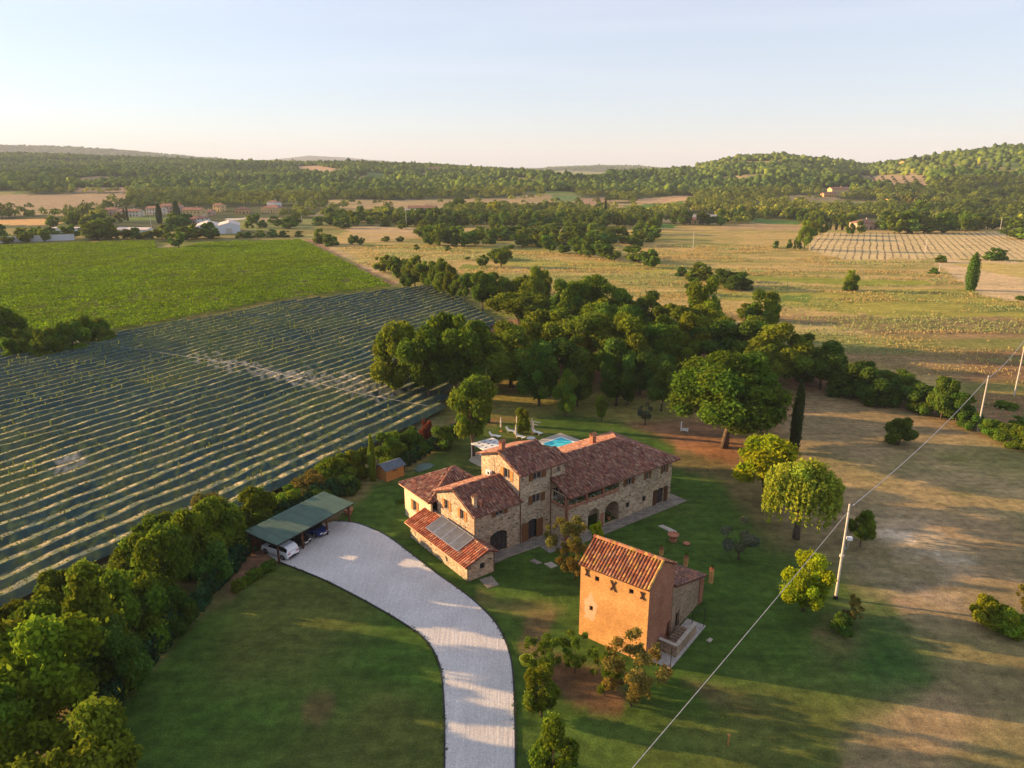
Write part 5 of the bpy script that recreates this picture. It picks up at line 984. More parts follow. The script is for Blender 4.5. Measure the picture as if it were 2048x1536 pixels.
def make_proto(kind):
    n, ls, nv = CFG[kind]; out = []
    for k in range(nv):
        rng = np.random.RandomState(hash(kind) % 1000 if False else sum(map(ord, kind))*7+k*13); C_, Rd = clumps(kind, rng)
        w = Rd**2; ci = rng.choice(len(C_), n, p=w/w.sum()); d = rng.normal(size=(n, 3)); d /= np.linalg.norm(d, axis=1, keepdims=True)
        out_d = C_[ci]-np.array([0, 0, 5.0]); out_d /= np.maximum(np.linalg.norm(out_d, axis=1, keepdims=True), .5)
        d = d+out_d*.45+np.array([0, 0, .2]); d /= np.linalg.norm(d, axis=1, keepdims=True)
        q = rng.uniform(.50, 1.12, n)+(rng.uniform(0, 1, n) < .12)*rng.uniform(0, .35, n)
        P_ = C_[ci]+d*(Rd[ci]*q)[:, None]; P_ += rng.normal(size=P_.shape)*.12
        N_ = d+rng.normal(size=d.shape)*.75; S = ls*rng.uniform(.6, 1.25, n)
        if kind == 'willow':
            m = int(n*.6); a = rng.uniform(0, 6.28, m); r = 3.9*np.sqrt(rng.uniform(.25, 1, m)); st = rng.randint(0, 260, m); rs = np.random.RandomState(5); sa = rs.uniform(0, 6.28, 260); sr = 3.9*np.sqrt(rs.uniform(.2, 1, 260)); sl_ = rs.uniform(2.0, 5.2, 260)
            zt = 6.6+2.2*np.sqrt(np.maximum(0, 1-(sr/4.3)**2)); f = rng.uniform(0, 1, m)
            P_[:m, 0] = np.cos(sa[st])*sr[st]+rng.normal(size=m)*.08; P_[:m, 1] = np.sin(sa[st])*sr[st]+rng.normal(size=m)*.08; P_[:m, 2] = np.maximum(zt[st]-f*sl_[st], 1.2)
            N_[:m] = rng.normal(size=(m, 3))*np.array([1, 1, .2])
        if kind == 'laurel': P_[:, 2] = np.maximum(P_[:, 2], .1)
        P_[:, 2] = np.maximum(P_[:, 2], .12)
        V_, F_ = quads(P_, N_, S, rng)
        cv = rng.uniform(.72, 1.30, len(C_)); hv = rng.uniform(-.12, .12, len(C_)); v = cv[ci]*rng.uniform(.75, 1.25, n); tint = np.stack([v*(1+hv[ci]*1.3), v, v*(1-hv[ci])], 1)
        cm = np_mesh('crown', V_, F_, 'leaf_oak', tint, smooth=False)
        b = MB(); rnd = random.Random(k+3)
        th_ = {'oak': .20, 'bigoak': .21, 'sparse': .14, 'slim': .2, 'olive': .25, 'far': .2, 'farbush': .15, 'bush': .16, 'laurel': .15, 'cypress': .2, 'conifer': .25, 'pine': .26, 'willow': .32}[kind]
        top = {'pine': 7.6, 'cypress': 8, 'conifer': 8.5, 'bush': 4, 'laurel': 4, 'farbush': 3}.get(kind, 4.2); lx, ly = rnd.uniform(-.35, .35), rnd.uniform(-.35, .35)
        b.tube([(0, 0, -.15), (lx*.3, ly*.3, top*.35), (lx, ly, top*.7), (lx*1.2, ly*1.2, top)], [th_*1.35, th_, th_*.8, th_*.5], 7)
        if kind not in ('cypress', 'conifer', 'laurel', 'farbush'):
            for i in rnd.sample(range(len(C_)), min(len(C_), 9 if kind != 'bigoak' else 16)):
                c = C_[i]; z0 = rnd.uniform(.32, .8)*top; m_ = (lx*.8*(1-.2)+c[0]*.4, ly*.8+c[1]*.4, z0+(c[2]-z0)*.55); b.tube([(lx*z0/top, ly*z0/top, z0), m_, tuple(c)], [th_*.5, th_*.3, th_*.1], 5)
        tm_o = b.build('trunk', 'bark', smooth=True); tm = tm_o.data; bpy.data.objects.remove(tm_o)
        out.append((cm, tm))
    PROTO[kind] = out
for k_ in CFG: make_proto(k_)
NAMES = {'oak': 'oak_tree', 'bigoak': 'oak_tree', 'sparse': 'fruit_tree', 'slim': 'tree', 'olive': 'olive_tree', 'far': 'tree', 'farbush': 'shrub', 'bush': 'shrub', 'laurel': 'hedge_shrub', 'cypress': 'cypress_tree', 'conifer': 'conifer_tree', 'pine': 'umbrella_pine', 'willow': 'willow_tree'}
TR = random.Random(99)
def ORD(i):
    if i < 30: return ords[i]
    n_ = i+1; u_ = n_ % 10; tn = {3: 'thirt', 4: 'fort', 5: 'fift', 6: 'sixt', 7: 'sevent', 8: 'eight', 9: 'ninet'}[n_//10]
    return tn+'ieth' if u_ == 0 else tn+'y-'+ords[u_-1]
def tree(kind, base, h, w, label, mat='leaf_oak', group=None, cat=None, name=None):
    z = base[2] if len(base) > 2 else 0.0; cm, tm = PROTO[kind][TR.randrange(len(PROTO[kind]))]
    nm = name or NAMES[kind]
    e_ = empty(nm, label, cat or ('shrub' if kind in ('bush', 'farbush', 'laurel') else 'tree'), (base[0], base[1], z), TR.uniform(0, 6.28), group); e_.scale = (w/8.2, w/8.2, h/(9.9 if kind not in ('pine',) else 9.4))
    c = link('crown', cm, e_); c.material_slots[0].link = 'OBJECT'; c.material_slots[0].material = MAT[mat]
    link('trunk', tm, e_); return e_
def treepx(kind, px_, pb, pt_, wpx, label, mat='leaf_oak', group=None, **kw):
    g = GT(px_, pb); y = g[1]; d = (y*cP-(g[2]-CAM_H)*sP); w = wpx/F*d; x_, yy, dd = ray(px_, pt_); h = CAM_H+dd*(y)/yy-g[2]
    h -= 0.0; return tree(kind, g, max(h, .6), w, label, mat, group, **kw)
# ---- trees round the villa
S_ = treepx
S_('bigoak', 1448, 895, 702, 248, 'largest round oak with a wide crown, standing alone right of the lawn', 'leaf_oak')
S_('cypress', 1587, 905, 758, 26, 'slim dark cypress at the right side of the big round oak', 'leaf_cypress')
S_('oak', 1528, 1005, 872, 140, 'bright yellow green round tree between the big oak and the willow', 'leaf_bright')
S_('willow', 1592, 1077, 918, 150, 'weeping willow with hanging sunlit branches on the lawn edge', 'leaf_willow')
S_('oak', 1720, 1093, 1028, 52, 'small round green tree just right of the boxed utility pole', 'leaf_oak')
S_('olive', 1477, 1118, 1040, 72, 'grey olive tree alone on the shaded lawn', 'leaf_olive')
S_('oak', 1606, 1222, 1112, 104, 'bright yellow leaved tree on the lawn left of the boxed pole', 'leaf_bright')
S_('bush', 1680, 1266, 1220, 50, 'small dark round shrub on a bare patch below the boxed pole', 'leaf_dark'); S_('sparse', 1702, 1245, 1192, 48, 'thin sapling just above the small dark round shrub', 'leaf_brown')
S_('bush', 1797, 890, 824, 62, 'dark round tree alone on the brown mown field', 'leaf_dark'); S_('bush', 1965, 1252, 1180, 70, 'loose sunlit tree in the clump at the lower right edge', 'leaf_sun'); S_('bush', 2015, 1268, 1195, 80, 'dense green shrub in the clump at the lower right edge', 'leaf_sun'); S_('sparse', 2052, 1240, 1160, 60, 'bare looking brownish shrub cut by the right picture edge', 'leaf_brown')
S_('sparse', 1132, 1143, 1028, 88, 'brownish leaved tree in front of the villa tower', 'leaf_brown'); S_('sparse', 1150, 1160, 1080, 80, 'low spreading brownish tree leaning to the brick tower', 'leaf_brown'); S_('slim', 1192, 1108, 1046, 42, 'small fresh green tree at the left arch of the arcade', 'leaf_bright')
S_('sparse', 1088, 1345, 1272, 96, 'loose shrub beside the yellow tub at the driveway', 'leaf_oak'); S_('sparse', 1150, 1345, 1268, 72, 'thin young tree second from the driveway, below the brick tower', 'leaf_oak'); S_('slim', 1082, 1432, 1325, 84, 'tall dense shrub beside the driveway below the yellow tub', 'leaf_hedge')
S_('sparse', 1208, 1392, 1300, 70, 'slender young green tree under the brick tower, left of the reddish one', 'leaf_hedge'); S_('sparse', 1262, 1412, 1278, 138, 'reddish brown fruit tree at the foot of the brick tower', 'leaf_brown'); S_('oak', 1105, 1600, 1458, 118, 'dense green tree cut by the lower picture edge beside the driveway', 'leaf_hedge')
S_('oak', 947, 912, 755, 108, 'oak with forked trunk beside the white pergola', 'leaf_oak'); S_('cypress', 976, 845, 732, 16, 'thin cypress behind the oak at the pergola', 'leaf_cypress'); S_('bush', 1045, 868, 808, 36, 'small olive coloured tree behind the closed parasols', 'leaf_hedge')
# ---- the grove
GR = 'oaks of the grove behind the villa'
grove = [('slim', 790, 795, 635, 105, 'leaf_hedge', 'left end oak of the grove, olive brown crown at the netted orchard'), ('oak', 858, 806, 655, 110, 'leaf_oak', 'sunlit oak second from the left end of the grove'), ('oak', 912, 800, 626, 130, 'leaf_oak', 'broad oak third from the left end of the grove'), ('oak', 978, 800, 672, 110, 'leaf_oak', 'oak behind the thin poolside cypress'),
 ('oak', 1022, 775, 650, 130, 'leaf_oak', 'broad oak above the sun loungers'), ('oak', 1078, 812, 690, 90, 'leaf_dark', 'dark oak with bare trunk above the loungers'), ('slim', 1131, 833, 742, 56, 'leaf_oak', 'small round oak foremost at the lawn edge'), ('oak', 1155, 813, 708, 70, 'leaf_dark', 'oak with leaning trunk behind the small round oak'), ('oak', 1232, 812, 688, 84, 'leaf_dark', 'oak with straight trunk at the middle of the lawn edge'),
 ('oak', 1322, 822, 715, 80, 'leaf_dark', 'oak left of the big round oak with low crown'), ('slim', 1203, 842, 788, 34, 'leaf_oak', 'young slender oak standing by the lawn edge'), ('slim', 1255, 810, 735, 46, 'leaf_dark', 'thin oak between two straight trunks of the grove'), ('olive', 1290, 850, 805, 34, 'leaf_olive', 'grey young tree at the lawn edge left of the white gate'),
 ('pine', 1040, 690, 590, 130, 'leaf_oak', 'umbrella pine with flat crown at the top of the grove'), ('oak', 1100, 745, 620, 110, 'leaf_oak', 'oak just right of the umbrella pine'), ('oak', 1165, 760, 630, 130, 'leaf_oak', 'wide oak in the middle of the grove'), ('oak', 1245, 770, 640, 130, 'leaf_hedge', 'sunlit wide oak right of the grove middle'), ('oak', 1310, 760, 650, 110, 'leaf_oak', 'oak behind the left shoulder of the big round oak'), ('oak', 1365, 770, 690, 80, 'leaf_oak', 'oak touching the left shoulder of the big round oak'),
 ('slim', 1130, 680, 560, 90, 'leaf_oak', 'tall oak at the back of the grove right of the pine'), ('oak', 1172, 670, 548, 90, 'leaf_oak', 'tallest oak at the back centre of the grove'), ('oak', 1232, 680, 575, 110, 'leaf_oak', 'broad oak at the back centre of the grove'), ('slim', 1290, 680, 582, 84, 'leaf_dark', 'dark oak at the back right of the grove'), ('oak', 1345, 700, 605, 90, 'leaf_oak', 'oak behind the grove, left of the tall brownish oak'),
 ('slim', 1402, 690, 555, 84, 'leaf_hedge', 'tall brownish oak rising above the grove against the dry field'), ('oak', 1430, 740, 650, 110, 'leaf_dark', 'dark oak behind the top of the big round oak'), ('oak', 1490, 745, 650, 110, 'leaf_dark', 'second dark oak behind the top of the big round oak'), ('oak', 1548, 770, 645, 130, 'leaf_oak', 'broad oak at the right upper side of the big round oak'), ('slim', 1522, 690, 580, 84, 'leaf_oak', 'open crowned oak against the dry field right of the brownish oak'),
 ('oak', 1590, 745, 668, 90, 'leaf_dark', 'dark oak right of the broad one at the grove end'), ('oak', 1080, 700, 618, 90, 'leaf_dark', 'dark oak below the umbrella pine'), ('oak', 1200, 720, 612, 110, 'leaf_oak', 'oak in the thick middle of the grove'), ('oak', 1130, 780, 680, 90, 'leaf_dark', 'shaded oak behind the leaning trunk'), ('oak', 1280, 790, 700, 90, 'leaf_dark', 'shaded oak between the straight trunks'), ('oak', 1060, 650, 575, 70, 'leaf_hedge', 'oak behind the umbrella pine on its right'), ('oak', 900, 740, 650, 90, 'leaf_dark', 'dark oak behind the broad third oak'), ('oak', 960, 720, 648, 90, 'leaf_oak', 'oak between the orchard corner and the pine')]
for kd, a, b_, c, w, m, lb in grove: S_(kd, a, b_, c, w*1.02, lb, m, GR)
for i, (a, b_, c, w) in enumerate(((830, 770, 660, 80), (880, 770, 650, 90), (1000, 740, 655, 80), (1110, 730, 610, 90), (1185, 700, 600, 90), (1260, 735, 620, 80), (1330, 735, 630, 90), (1380, 730, 625, 90), (1460, 720, 640, 90), (1510, 725, 640, 90), (1415, 700, 610, 80))): S_('oak', a, b_, c, w, 'inner oak of the grove, %s from the orchard side among the hidden ones' % ords[i], ['leaf_oak', 'leaf_sun', 'leaf_hedge'][i % 3], GR)
# ---- dark row right of the grove
DR = 'dark shrubby trees along the field boundary'
for i, (a, b_, c, w) in enumerate(((1640, 778, 690, 96), (1690, 790, 700, 90), (1748, 808, 712, 92), (1800, 806, 745, 80), (1840, 822, 752, 74), (1882, 838, 735, 74), (1912, 846, 785, 60), (1935, 855, 800, 54), (1620, 760, 700, 70), (1720, 775, 722, 70), (1775, 790, 736, 70), (1862, 810, 765, 60))):
    S_('bush' if i % 3 else 'oak', a, b_, c, w, ('dark bushy tree in the field boundary row, %s from the grove' if i < 8 else 'dark bushy tree behind the field boundary row, %s from the grove') % ORD(i % 8), 'leaf_dark', DR)
for i, (a, b_, c, w) in enumerate(((1985, 872, 828, 62), (2020, 888, 840, 66), (2052, 900, 840, 60), (2010, 815, 800, 50), (2040, 860, 828, 50))): S_('bush', a, b_, c, w, 'green shrub by the two right hand poles, %s from the left' % ords[i], 'leaf_oak', 'shrubs at the right field edge')
# ---- tall hedge between orchard and lawn
TH = 'tall hedge trees between orchard and lawn'
th = [('oak', 85, 1500, 1265, 240, 'leaf_sun', 'bright green leafy tree filling the lower left corner'), ('oak', 195, 1690, 1450, 205, 'leaf_hedge', 'dark round tree cut by the lower left picture edge'), ('oak', -10, 1440, 1235, 160, 'leaf_hedge', 'tree cut by the left picture edge above the bright leafy tree'), ('conifer', 205, 1370, 1125, 160, 'leaf_hedge', 'cone shaped olive green tree above the lower left corner'),
 ('oak', 110, 1330, 1165, 140, 'leaf_hedge', 'olive tree crown left of the cone shaped tree'), ('bush', 30, 1320, 1190, 120, 'leaf_hedge', 'bushy tree at the orchard corner by the left edge'), ('oak', 275, 1300, 1085, 140, 'leaf_hedge', 'tree right of the cone shaped tree in the tall hedge'), ('bush', 190, 1225, 1080, 110, 'leaf_hedge', 'bushy tree at the orchard side behind the cone shaped tree'),
 ('oak', 335, 1230, 1030, 140, 'leaf_hedge', 'big tree midway between the left corner and the carport'), ('bush', 270, 1160, 1030, 100, 'leaf_hedge', 'lower bushy tree at the orchard side, midway along the hedge'), ('oak', 395, 1160, 980, 120, 'leaf_hedge', 'tall sunlit tree second before the carport'), ('oak', 452, 1115, 942, 116, 'leaf_hedge', 'tallest sunlit tree right before the carport'),
 ('bush', 515, 1060, 958, 96, 'leaf_hedge', 'bushy tree behind the left corner of the carport roof'), ('bush', 570, 1030, 962, 84, 'leaf_hedge', 'low bushy tree behind the carport roof middle'), ('bush', 622, 1000, 935, 90, 'leaf_brown', 'brownish bushy tree behind the carport right corner'), ('bush', 672, 975, 898, 84, 'leaf_hedge', 'bushy tree between the carport and the thin cypress'), ('oak', 712, 955, 875, 70, 'leaf_hedge', 'tree just left of the thin hedge cypress'),
 ('cypress', 746, 962, 866, 17, 'leaf_hedge', 'thin cypress in the hedge left of the wooden shed'), ('bush', 782, 930, 848, 76, 'leaf_hedge', 'bushy tree right behind the wooden shed'), ('bush', 826, 915, 846, 62, 'leaf_dark', 'dark shrub left of the red leaved shrub'), ('bush', 852, 892, 826, 34, 'leaf_red', 'red leaved shrub at the orchard corner'), ('bush', 885, 896, 845, 56, 'leaf_oak', 'green shrub right of the red leaved shrub'),
 ('oak', 360, 1260, 1140, 90, 'leaf_dark', 'dark tree at the laurel row, midway along the hedge'), ('oak', 250, 1390, 1215, 110, 'leaf_dark', 'dark tree at the laurel row above the lower corner'), ('oak', 140, 1420, 1215, 130, 'leaf_hedge', 'tree between the bright leafy tree and the cone shaped tree'), ('bush', 430, 1170, 1050, 90, 'leaf_dark', 'dark shrub at the laurel row beside the carport post'), ('bush', 120, 1230, 1120, 90, 'leaf_hedge', 'shrub at the orchard side left of the cone shaped tree'), ('bush', 330, 1120, 1010, 80, 'leaf_hedge', 'shrub at the orchard side near the tall sunlit trees'), ('bush', 420, 1060, 975, 70, 'leaf_brown', 'brownish shrub at the orchard side left of the carport'),
 ('oak', 40, 1620, 1400, 180, 'leaf_hedge', 'tree under the bright leafy tree at the very corner'), ('bush', 640, 1010, 960, 60, 'leaf_dark', 'dark shrub tucked behind the carport right end'), ('bush', 700, 985, 935, 60, 'leaf_dark', 'dark shrub at the foot of the thin hedge cypress')]
for kd, a, b_, c, w, m, lb in th: S_('bush' if kd == 'oak' and a > 100 and a != 195 else kd, a, b_, c, w, lb, m, TH)
def along(pts, step):
    out = []; acc = 0
    for i in range(len(pts)-1):
        a = Vector(pts[i]); c = Vector(pts[i+1]); L = (c-a).length; s = acc
        while s < L: out.append(tuple(a+(c-a)*(s/L))); s += step
        acc = s-L
    return out
lp = [G(185, 1500), G(228, 1415), G(310, 1315), G(400, 1215), G(500, 1105)]
for i, p in enumerate(along(lp, 1.15)): tree('laurel', (p[0]+TR.uniform(-.15, .15), p[1]+TR.uniform(-.15, .15)), TR.uniform(2.3, 3.1), TR.uniform(1.6, 2.0), 'dark laurel shrub in the clipped lawn row, %s from the lower left' % ORD(i), 'leaf_laurel', 'laurel shrubs along the lawn')
lp = [G(505, 1100), G(560, 1052), G(650, 1000), G(715, 985)]
for i, p in enumerate(along(lp, 1.4)): tree('laurel', (p[0], p[1]), TR.uniform(2.4, 3.2), TR.uniform(1.8, 2.3), 'dark laurel shrub in the row behind the carport, %s from its left end' % ORD(i), 'leaf_laurel', 'laurel shrubs behind the carport')
lp = [G(800, 940), G(860, 903), G(925, 868)]
for i, p in enumerate(along(lp, 1.5)): tree('laurel', (p[0], p[1]), TR.uniform(2.0, 2.8), TR.uniform(1.7, 2.1), 'dark laurel shrub between orchard corner and pergola lawn, %s from the shed' % ORD(i), 'leaf_laurel', 'laurel shrubs by the orchard corner')
lp = [G(472, 1182), G(505, 1160), G(548, 1135)]
for i, p in enumerate(along(lp, .8)): tree('laurel', p, TR.uniform(1.0, 1.3), TR.uniform(1.3, 1.6), 'low olive green shrub in the short hedge before the white car, %s from the left' % ORD(i), 'leaf_oak', 'short low hedge beside the carport')
lp = [L2W(3.2, 21.5).xy, L2W(14, 19.5).xy]
for i, p in enumerate(along(lp, .9)): tree('laurel', p, TR.uniform(.6, .9), TR.uniform(1.0, 1.2), 'knee high shrub in the low hedge behind the cream walled block, %s from the left' % ORD(i), 'leaf_dark', 'low hedge behind the villa')
# ---- netted orchard, one object per row
ORCH = [G(*p) for p in ((-260, 760), (0, 695), (120, 702), (235, 676), (560, 612), (870, 575), (988, 648), (900, 770), (874, 842), (700, 922), (600, 975), (480, 1018), (330, 1092), (0, 1240), (-260, 1440))]
oth = R(60); od = np.array((math.cos(oth), math.sin(oth))); on = np.array((-math.sin(oth), math.cos(oth)))
op = np.array(ORCH); kmin, kmax = (op@on).min(), (op@on).max(); smin, smax = (op@od).min(), (op@od).max()
BARE = [(375, 712), (470, 722), (560, 742), (700, 755), (790, 775), (800, 800), (740, 800), (620, 775), (500, 752), (400, 730)]; BARE2 = [(92, 935), (160, 903), (166, 925), (112, 958)]
rng = np.random.RandomState(12); SP = 3.1; prof = [(-1.57, 1.05), (-1.15, 1.35), (-.66, 1.72), (-.575, 1.78), (-.515, 1.78), (-.43, 1.75), (.5, 1.58), (1.57, 1.25)]
nrow = 0
for k in np.arange(kmin+SP/2, kmax, SP):
    s = np.arange(smin, smax, .7); cx = s*od[0]+k*on[0]; cy = s*od[1]+k*on[1]
    ins = inpoly(cx, cy, ORCH)
    if ins.sum() < 4: continue
    pxs, pys = proj(cx, cy, 1.0)
    gap = fbm(cx, cy, 9, 5, 3)*.45+fbm(cx, cy, 40, 8, 3)*.35+vn(s, s*0+k*7, 3.2, 3)*.35
    thr = .735-.05*np.clip((pys-800)/200, 0, 1)*np.clip((700-pxs)/400, 0, 1)-.06*np.clip((720-pys)/30, 0, 1)*np.clip((240-pxs)/100, 0, 1)
    net = ins.copy(); bare = inpoly(pxs+rng.normal(size=len(s))*12, pys+rng.normal(size=len(s))*5, BARE) | inpoly(pxs, pys, BARE2)
    e_ = empty('orchard_row', 'long row of fruit bushes under dark netting, %s row from the villa hedge' % ORD(nrow), 'orchard row', (float(cx[ins][0]), float(cy[ins][0]), 0), 0, 'netted rows of the orchard'); o0 = np.array((cx[ins][0], cy[ins][0], 0))
    vs = []; fs = []; cs = []; prev = None
    hh = 1+.22*(vn(s, s*0+k, 4.0, 2)-.5)+.1*(vn(s, s*0+k, 1.5, 4)-.5); jj = .35*(vn(s, s*0+k, 7.0, 6)-.5)
    V1 = .75+.5*fbm(cx, cy, 6, 77, 3); GG = np.clip((fbm(cx, cy, 18, 21, 4)-.46)*5, 0, .9); low = np.clip((pys-800)/110, 0, 1)*.20+.10*np.clip((720-pys)/25, 0, 1)*(pxs < 230)
    def colv(i):
        out = []
        for j, (a_, z_) in enumerate(prof):
            if j in (3, 4): c = np.array((.10, .13, .095))*(1.0 if rng.rand() < .9 else .5)
            elif bare[i] and rng.rand() < (.85 if a_ > .5 or a_ < -1.2 else .5): c = np.array((.46, .39, .29))*rng.uniform(.6, 1.1)
            else:
                q = rng.rand(); c = np.array((.027, .060, .060))*(1-GG[i])+np.array((.065, .10, .045))*GG[i]
                if a_ > .4 and q < .10+low[i]*1.8+.25*GG[i]: c = np.array((.40, .33, .18))*rng.uniform(.6, 1.1)
                elif q < (.45 if a_ > 0 else .12)+low[i]+.25*GG[i]: c = np.array((.11, .14, .05))*rng.uniform(.6, 1.2)  # shade on the camera side put into the tint: fewer light flecks there
                c = c*V1[i]*rng.uniform(.8, 1.2)
            out.append(c)
        return out
    for i in range(len(s)-1):
        if not (net[i] and net[i+1]):
            if fs: link('net', np_mesh('net', np.array(vs), np.array(fs), 'net', np.array([tuple(c) for c in cs]), 'tint', 'POINT'), e_); vs = []; fs = []; cs = []
            prev = None; continue
        def ringv(i): return [(cx[i]+on[0]*(a+jj[i])-o0[0], cy[i]+on[1]*(a+jj[i])-o0[1], z*hh[i]) for a, z in prof]
        if prev is None: prev = len(vs); vs += ringv(i); cs += colv(i)
        nx_ = len(vs); vs += ringv(i+1); cs += colv(i+1)
        for j in range(7): fs.append((prev+j, nx_+j, nx_+j+1, prev+j+1))
        prev = nx_
    if fs: link('net', np_mesh('net', np.array(vs), np.array(fs), 'net', np.array([tuple(c) for c in cs]), 'tint', 'POINT'), e_)
    # shoots over the net and bushes in the gaps
    P_ = []; N_ = []; S__ = []; ti = []
    ii = np.where(ins)[0]
    for i in ii:
        if net[i]:
            if rng.rand() < .05+.13*float(vn(cx[i], cy[i], 25, 4) > .5):
                n_ = rng.randint(4, 9); x = cx[i]-.5*on[0]+rng.uniform(-.2, .2); y = cy[i]-.5*on[1]+rng.uniform(-.2, .2); ht = rng.uniform(.5, 1.1)
                for q in range(n_): P_.append((x+rng.normal()*.07, y+rng.normal()*.07, 1.8+ht*q/n_)); N_.append(rng.normal(size=3)*(1, 1, .3)); S__.append(rng.uniform(.14, .22)); ti.append(rng.uniform(.8, 1.3))
            for q in range(8):
                a = rng.uniform(-.5, 1.55); P_.append((cx[i]+on[0]*a+rng.uniform(-.5, .5)*od[0], cy[i]+on[1]*a+rng.uniform(-.5, .5)*od[1], (1.78-(a+.4)*.26)*hh[i])); N_.append(rng.normal(size=3)+(0, 0, 1)); S__.append(rng.uniform(.08, .24)); ti.append(rng.uniform(.4, 1.2) if rng.rand() > .1+low[i] else rng.uniform(1.4, 2.0))
        if rng.rand() < .3+low[i]*3.5:
            for q in range(int(2+low[i]*14)):
                a = rng.uniform(-.1, 1.5); P_.append((cx[i]+on[0]*a+rng.uniform(-.4, .4), cy[i]+on[1]*a+rng.uniform(-.4, .4), (1.76-(a+.4)*.26)*hh[i])); N_.append(rng.normal(size=3)*.5+(0, 0, 1)); S__.append(rng.uniform(.08, .2)); ti.append(rng.uniform(.6, 1.4))
        if False:
            for q in range(9): P_.append((cx[i]+rng.normal()*.55, cy[i]+rng.normal()*.55, rng.uniform(.2, 1.7))); N_.append(rng.normal(size=3)); S__.append(rng.uniform(.16, .32)); ti.append(rng.uniform(.5, 1.2))
    V_, F_ = quads(np.array(P_)-o0, np.array(N_), np.array(S__), rng); tv = np.array(ti)[:, None]; t3 = tv*np.where(tv > 1.35, np.array((1.1, .88, 1.35)), np.array((1.0, 1.05, .8))); o = link('bushes', np_mesh('bushes', V_, F_, 'leaf_net', t3), e_); o['kind'] = 'stuff'; nrow += 1
print('orchard rows', nrow)
a, c = G(240, 690, 2.5), G(860, 812, 2.2); m_ = G(500, 730, 2.4); m2_ = G(720, 786, 2.3)
b = MB(); b.tube([(p[0]-a[0], p[1]-a[1], 2.15) for p in (a, m_, m2_, c)], .028, 5); tag(b.build('orchard_cable', 'cable', loc=(a[0], a[1], 0)), 'pale cable stretched across the netted orchard rows', 'cable')
# ---- green vineyard
VP = [G(*p) for p in ((-700, 500), (0, 493), (310, 484), (312, 499), (360, 500), (400, 489), (600, 482), (640, 500), (700, 532), (784, 576), (560, 602), (400, 634), (232, 664), (140, 690), (-100, 700), (-700, 760))]
vp = np.array(VP); x0_, x1_, y0_, y1_ = max(vp[:, 0].min(), -330), vp[:, 0].max(), vp[:, 1].min(), vp[:, 1].max()
n = 620000; X_ = rng.uniform(x0_, x1_, n); Y_ = rng.uniform(y0_, y1_, n); va = R(28); rowc = (-X_*math.sin(va)+Y_*math.cos(va)); off = rowc/2.6-np.round(rowc/2.6)
keep = inpoly(X_, Y_, VP) & (rng.uniform(0, 1, n) < np.exp(-(off/.30)**2)+.22) & (fbm(X_, Y_, 5, 9, 3) > .30); X_, Y_ = X_[keep], Y_[keep]; n = len(X_)
zt = .7+1.2*fbm(X_, Y_, 4, 5, 3)*rng.uniform(.5, 1.2, n); N_ = rng.normal(size=(n, 3))*.6+np.array((0, 0, .8)); V_, F_ = quads(np.stack([X_, Y_, zt], 1), N_, rng.uniform(.2, .46, n), rng)
v = rng.uniform(.6, 1.35, n)*(.75+.5*fbm(X_, Y_, 14, 3, 3)); me = np_mesh('vineyard', V_, F_, 'leaf_vine', np.stack([v*(1+.2*(fbm(X_, Y_, 30, 8, 2)-.5)), v, v*.9], 1)); o = link('vineyard', me); tag(o, 'bright green dense vineyard foliage left of the dirt track', 'vineyard', kind='stuff'); print('vine', n)
# ---- dry grass tussocks
GP = [(650, 500), (1000, 470), (2048, 455), (2150, 560), (2150, 880), (1930, 840), (1600, 700), (1380, 640), (1000, 600), (800, 560)]
n = 420000; yy_ = np.sqrt(rng.uniform(90**2, 420**2, n)); xx_ = yy_*rng.uniform(-.35, .82, n); q1, q2 = proj(xx_, yy_, 0*xx_); keep = inpoly(q1, q2, GP) & ~inpoly(q1, q2, FIELDS[7][2]) 
for f in FIELDS:
    if f[0] in ('stubble', 'stubble_plain'): keep &= ~inpoly(q1, q2, f[2])
keep &= fbm(xx_*.5, yy_*2, 16, 51, 4)+rng.uniform(-.3, .3, n) > .74; xx_, yy_ = xx_[keep], yy_[keep]; n = len(xx_); N_ = rng.normal(size=(n, 3))*np.array((1, 1, .3)); S = rng.uniform(.12, .26, n)*(1+yy_/400); V_, F_ = quads(np.stack([xx_, yy_, S*.7], 1), N_, S, rng, 1.2, (0, 0, 1)); foliage('leaf_grass', (.42, .33, .13), .5, 0, .1); foliage('leaf_grassgreen', (.17, .19, .05), .3)
v = rng.uniform(.8, 1.2, n); gr = (fbm(xx_, yy_, 20, 61, 3) > .55)*.5; o = link('dry_grass', np_mesh('dry_grass', V_, F_, 'leaf_grass', np.stack([v*(1-gr*.5), v*(1+gr*.1), v], 1))); tag(o, 'tussocks of dry golden grass across the fields right of the vineyard', 'grass', kind='stuff'); print('grass', n)
# ---- short grass: blades on the lawn, drier blades on the mown ground, tufts along the drive
def blades(name, label, X_, Y_, S, mat, tint):
    n = len(X_); N_ = rng.normal(size=(n, 3))*np.array((1, 1, .25)); V_, F_ = quads(np.stack([X_, Y_, S*.55], 1), N_, S, rng, 1.1, (0, 0, 1)); o = link(name, np_mesh(name, V_, F_, mat, tint)); tag(o, label, 'grass', kind='stuff')
foliage('leaf_lawn', (.070, .125, .020), .4, 0, .1); 
ex, ey = [], []
for line in (left, right):
    for i in range(len(line)-1):
        a = np.array(line[i]); c = np.array(line[i+1]); L = np.linalg.norm(c-a); m = int(L*12); tt = rng.uniform(0, 1, m); nr = np.array((-(c-a)[1], (c-a)[0]))/max(L, 1e-6); pts_ = a+(c-a)*tt[:, None]+nr*(rng.normal(size=m)*.11)[:, None]; kk = vn(pts_[:, 0], pts_[:, 1], 1.1, 6) > .45; ex.append(pts_[kk, 0]); ey.append(pts_[kk, 1])
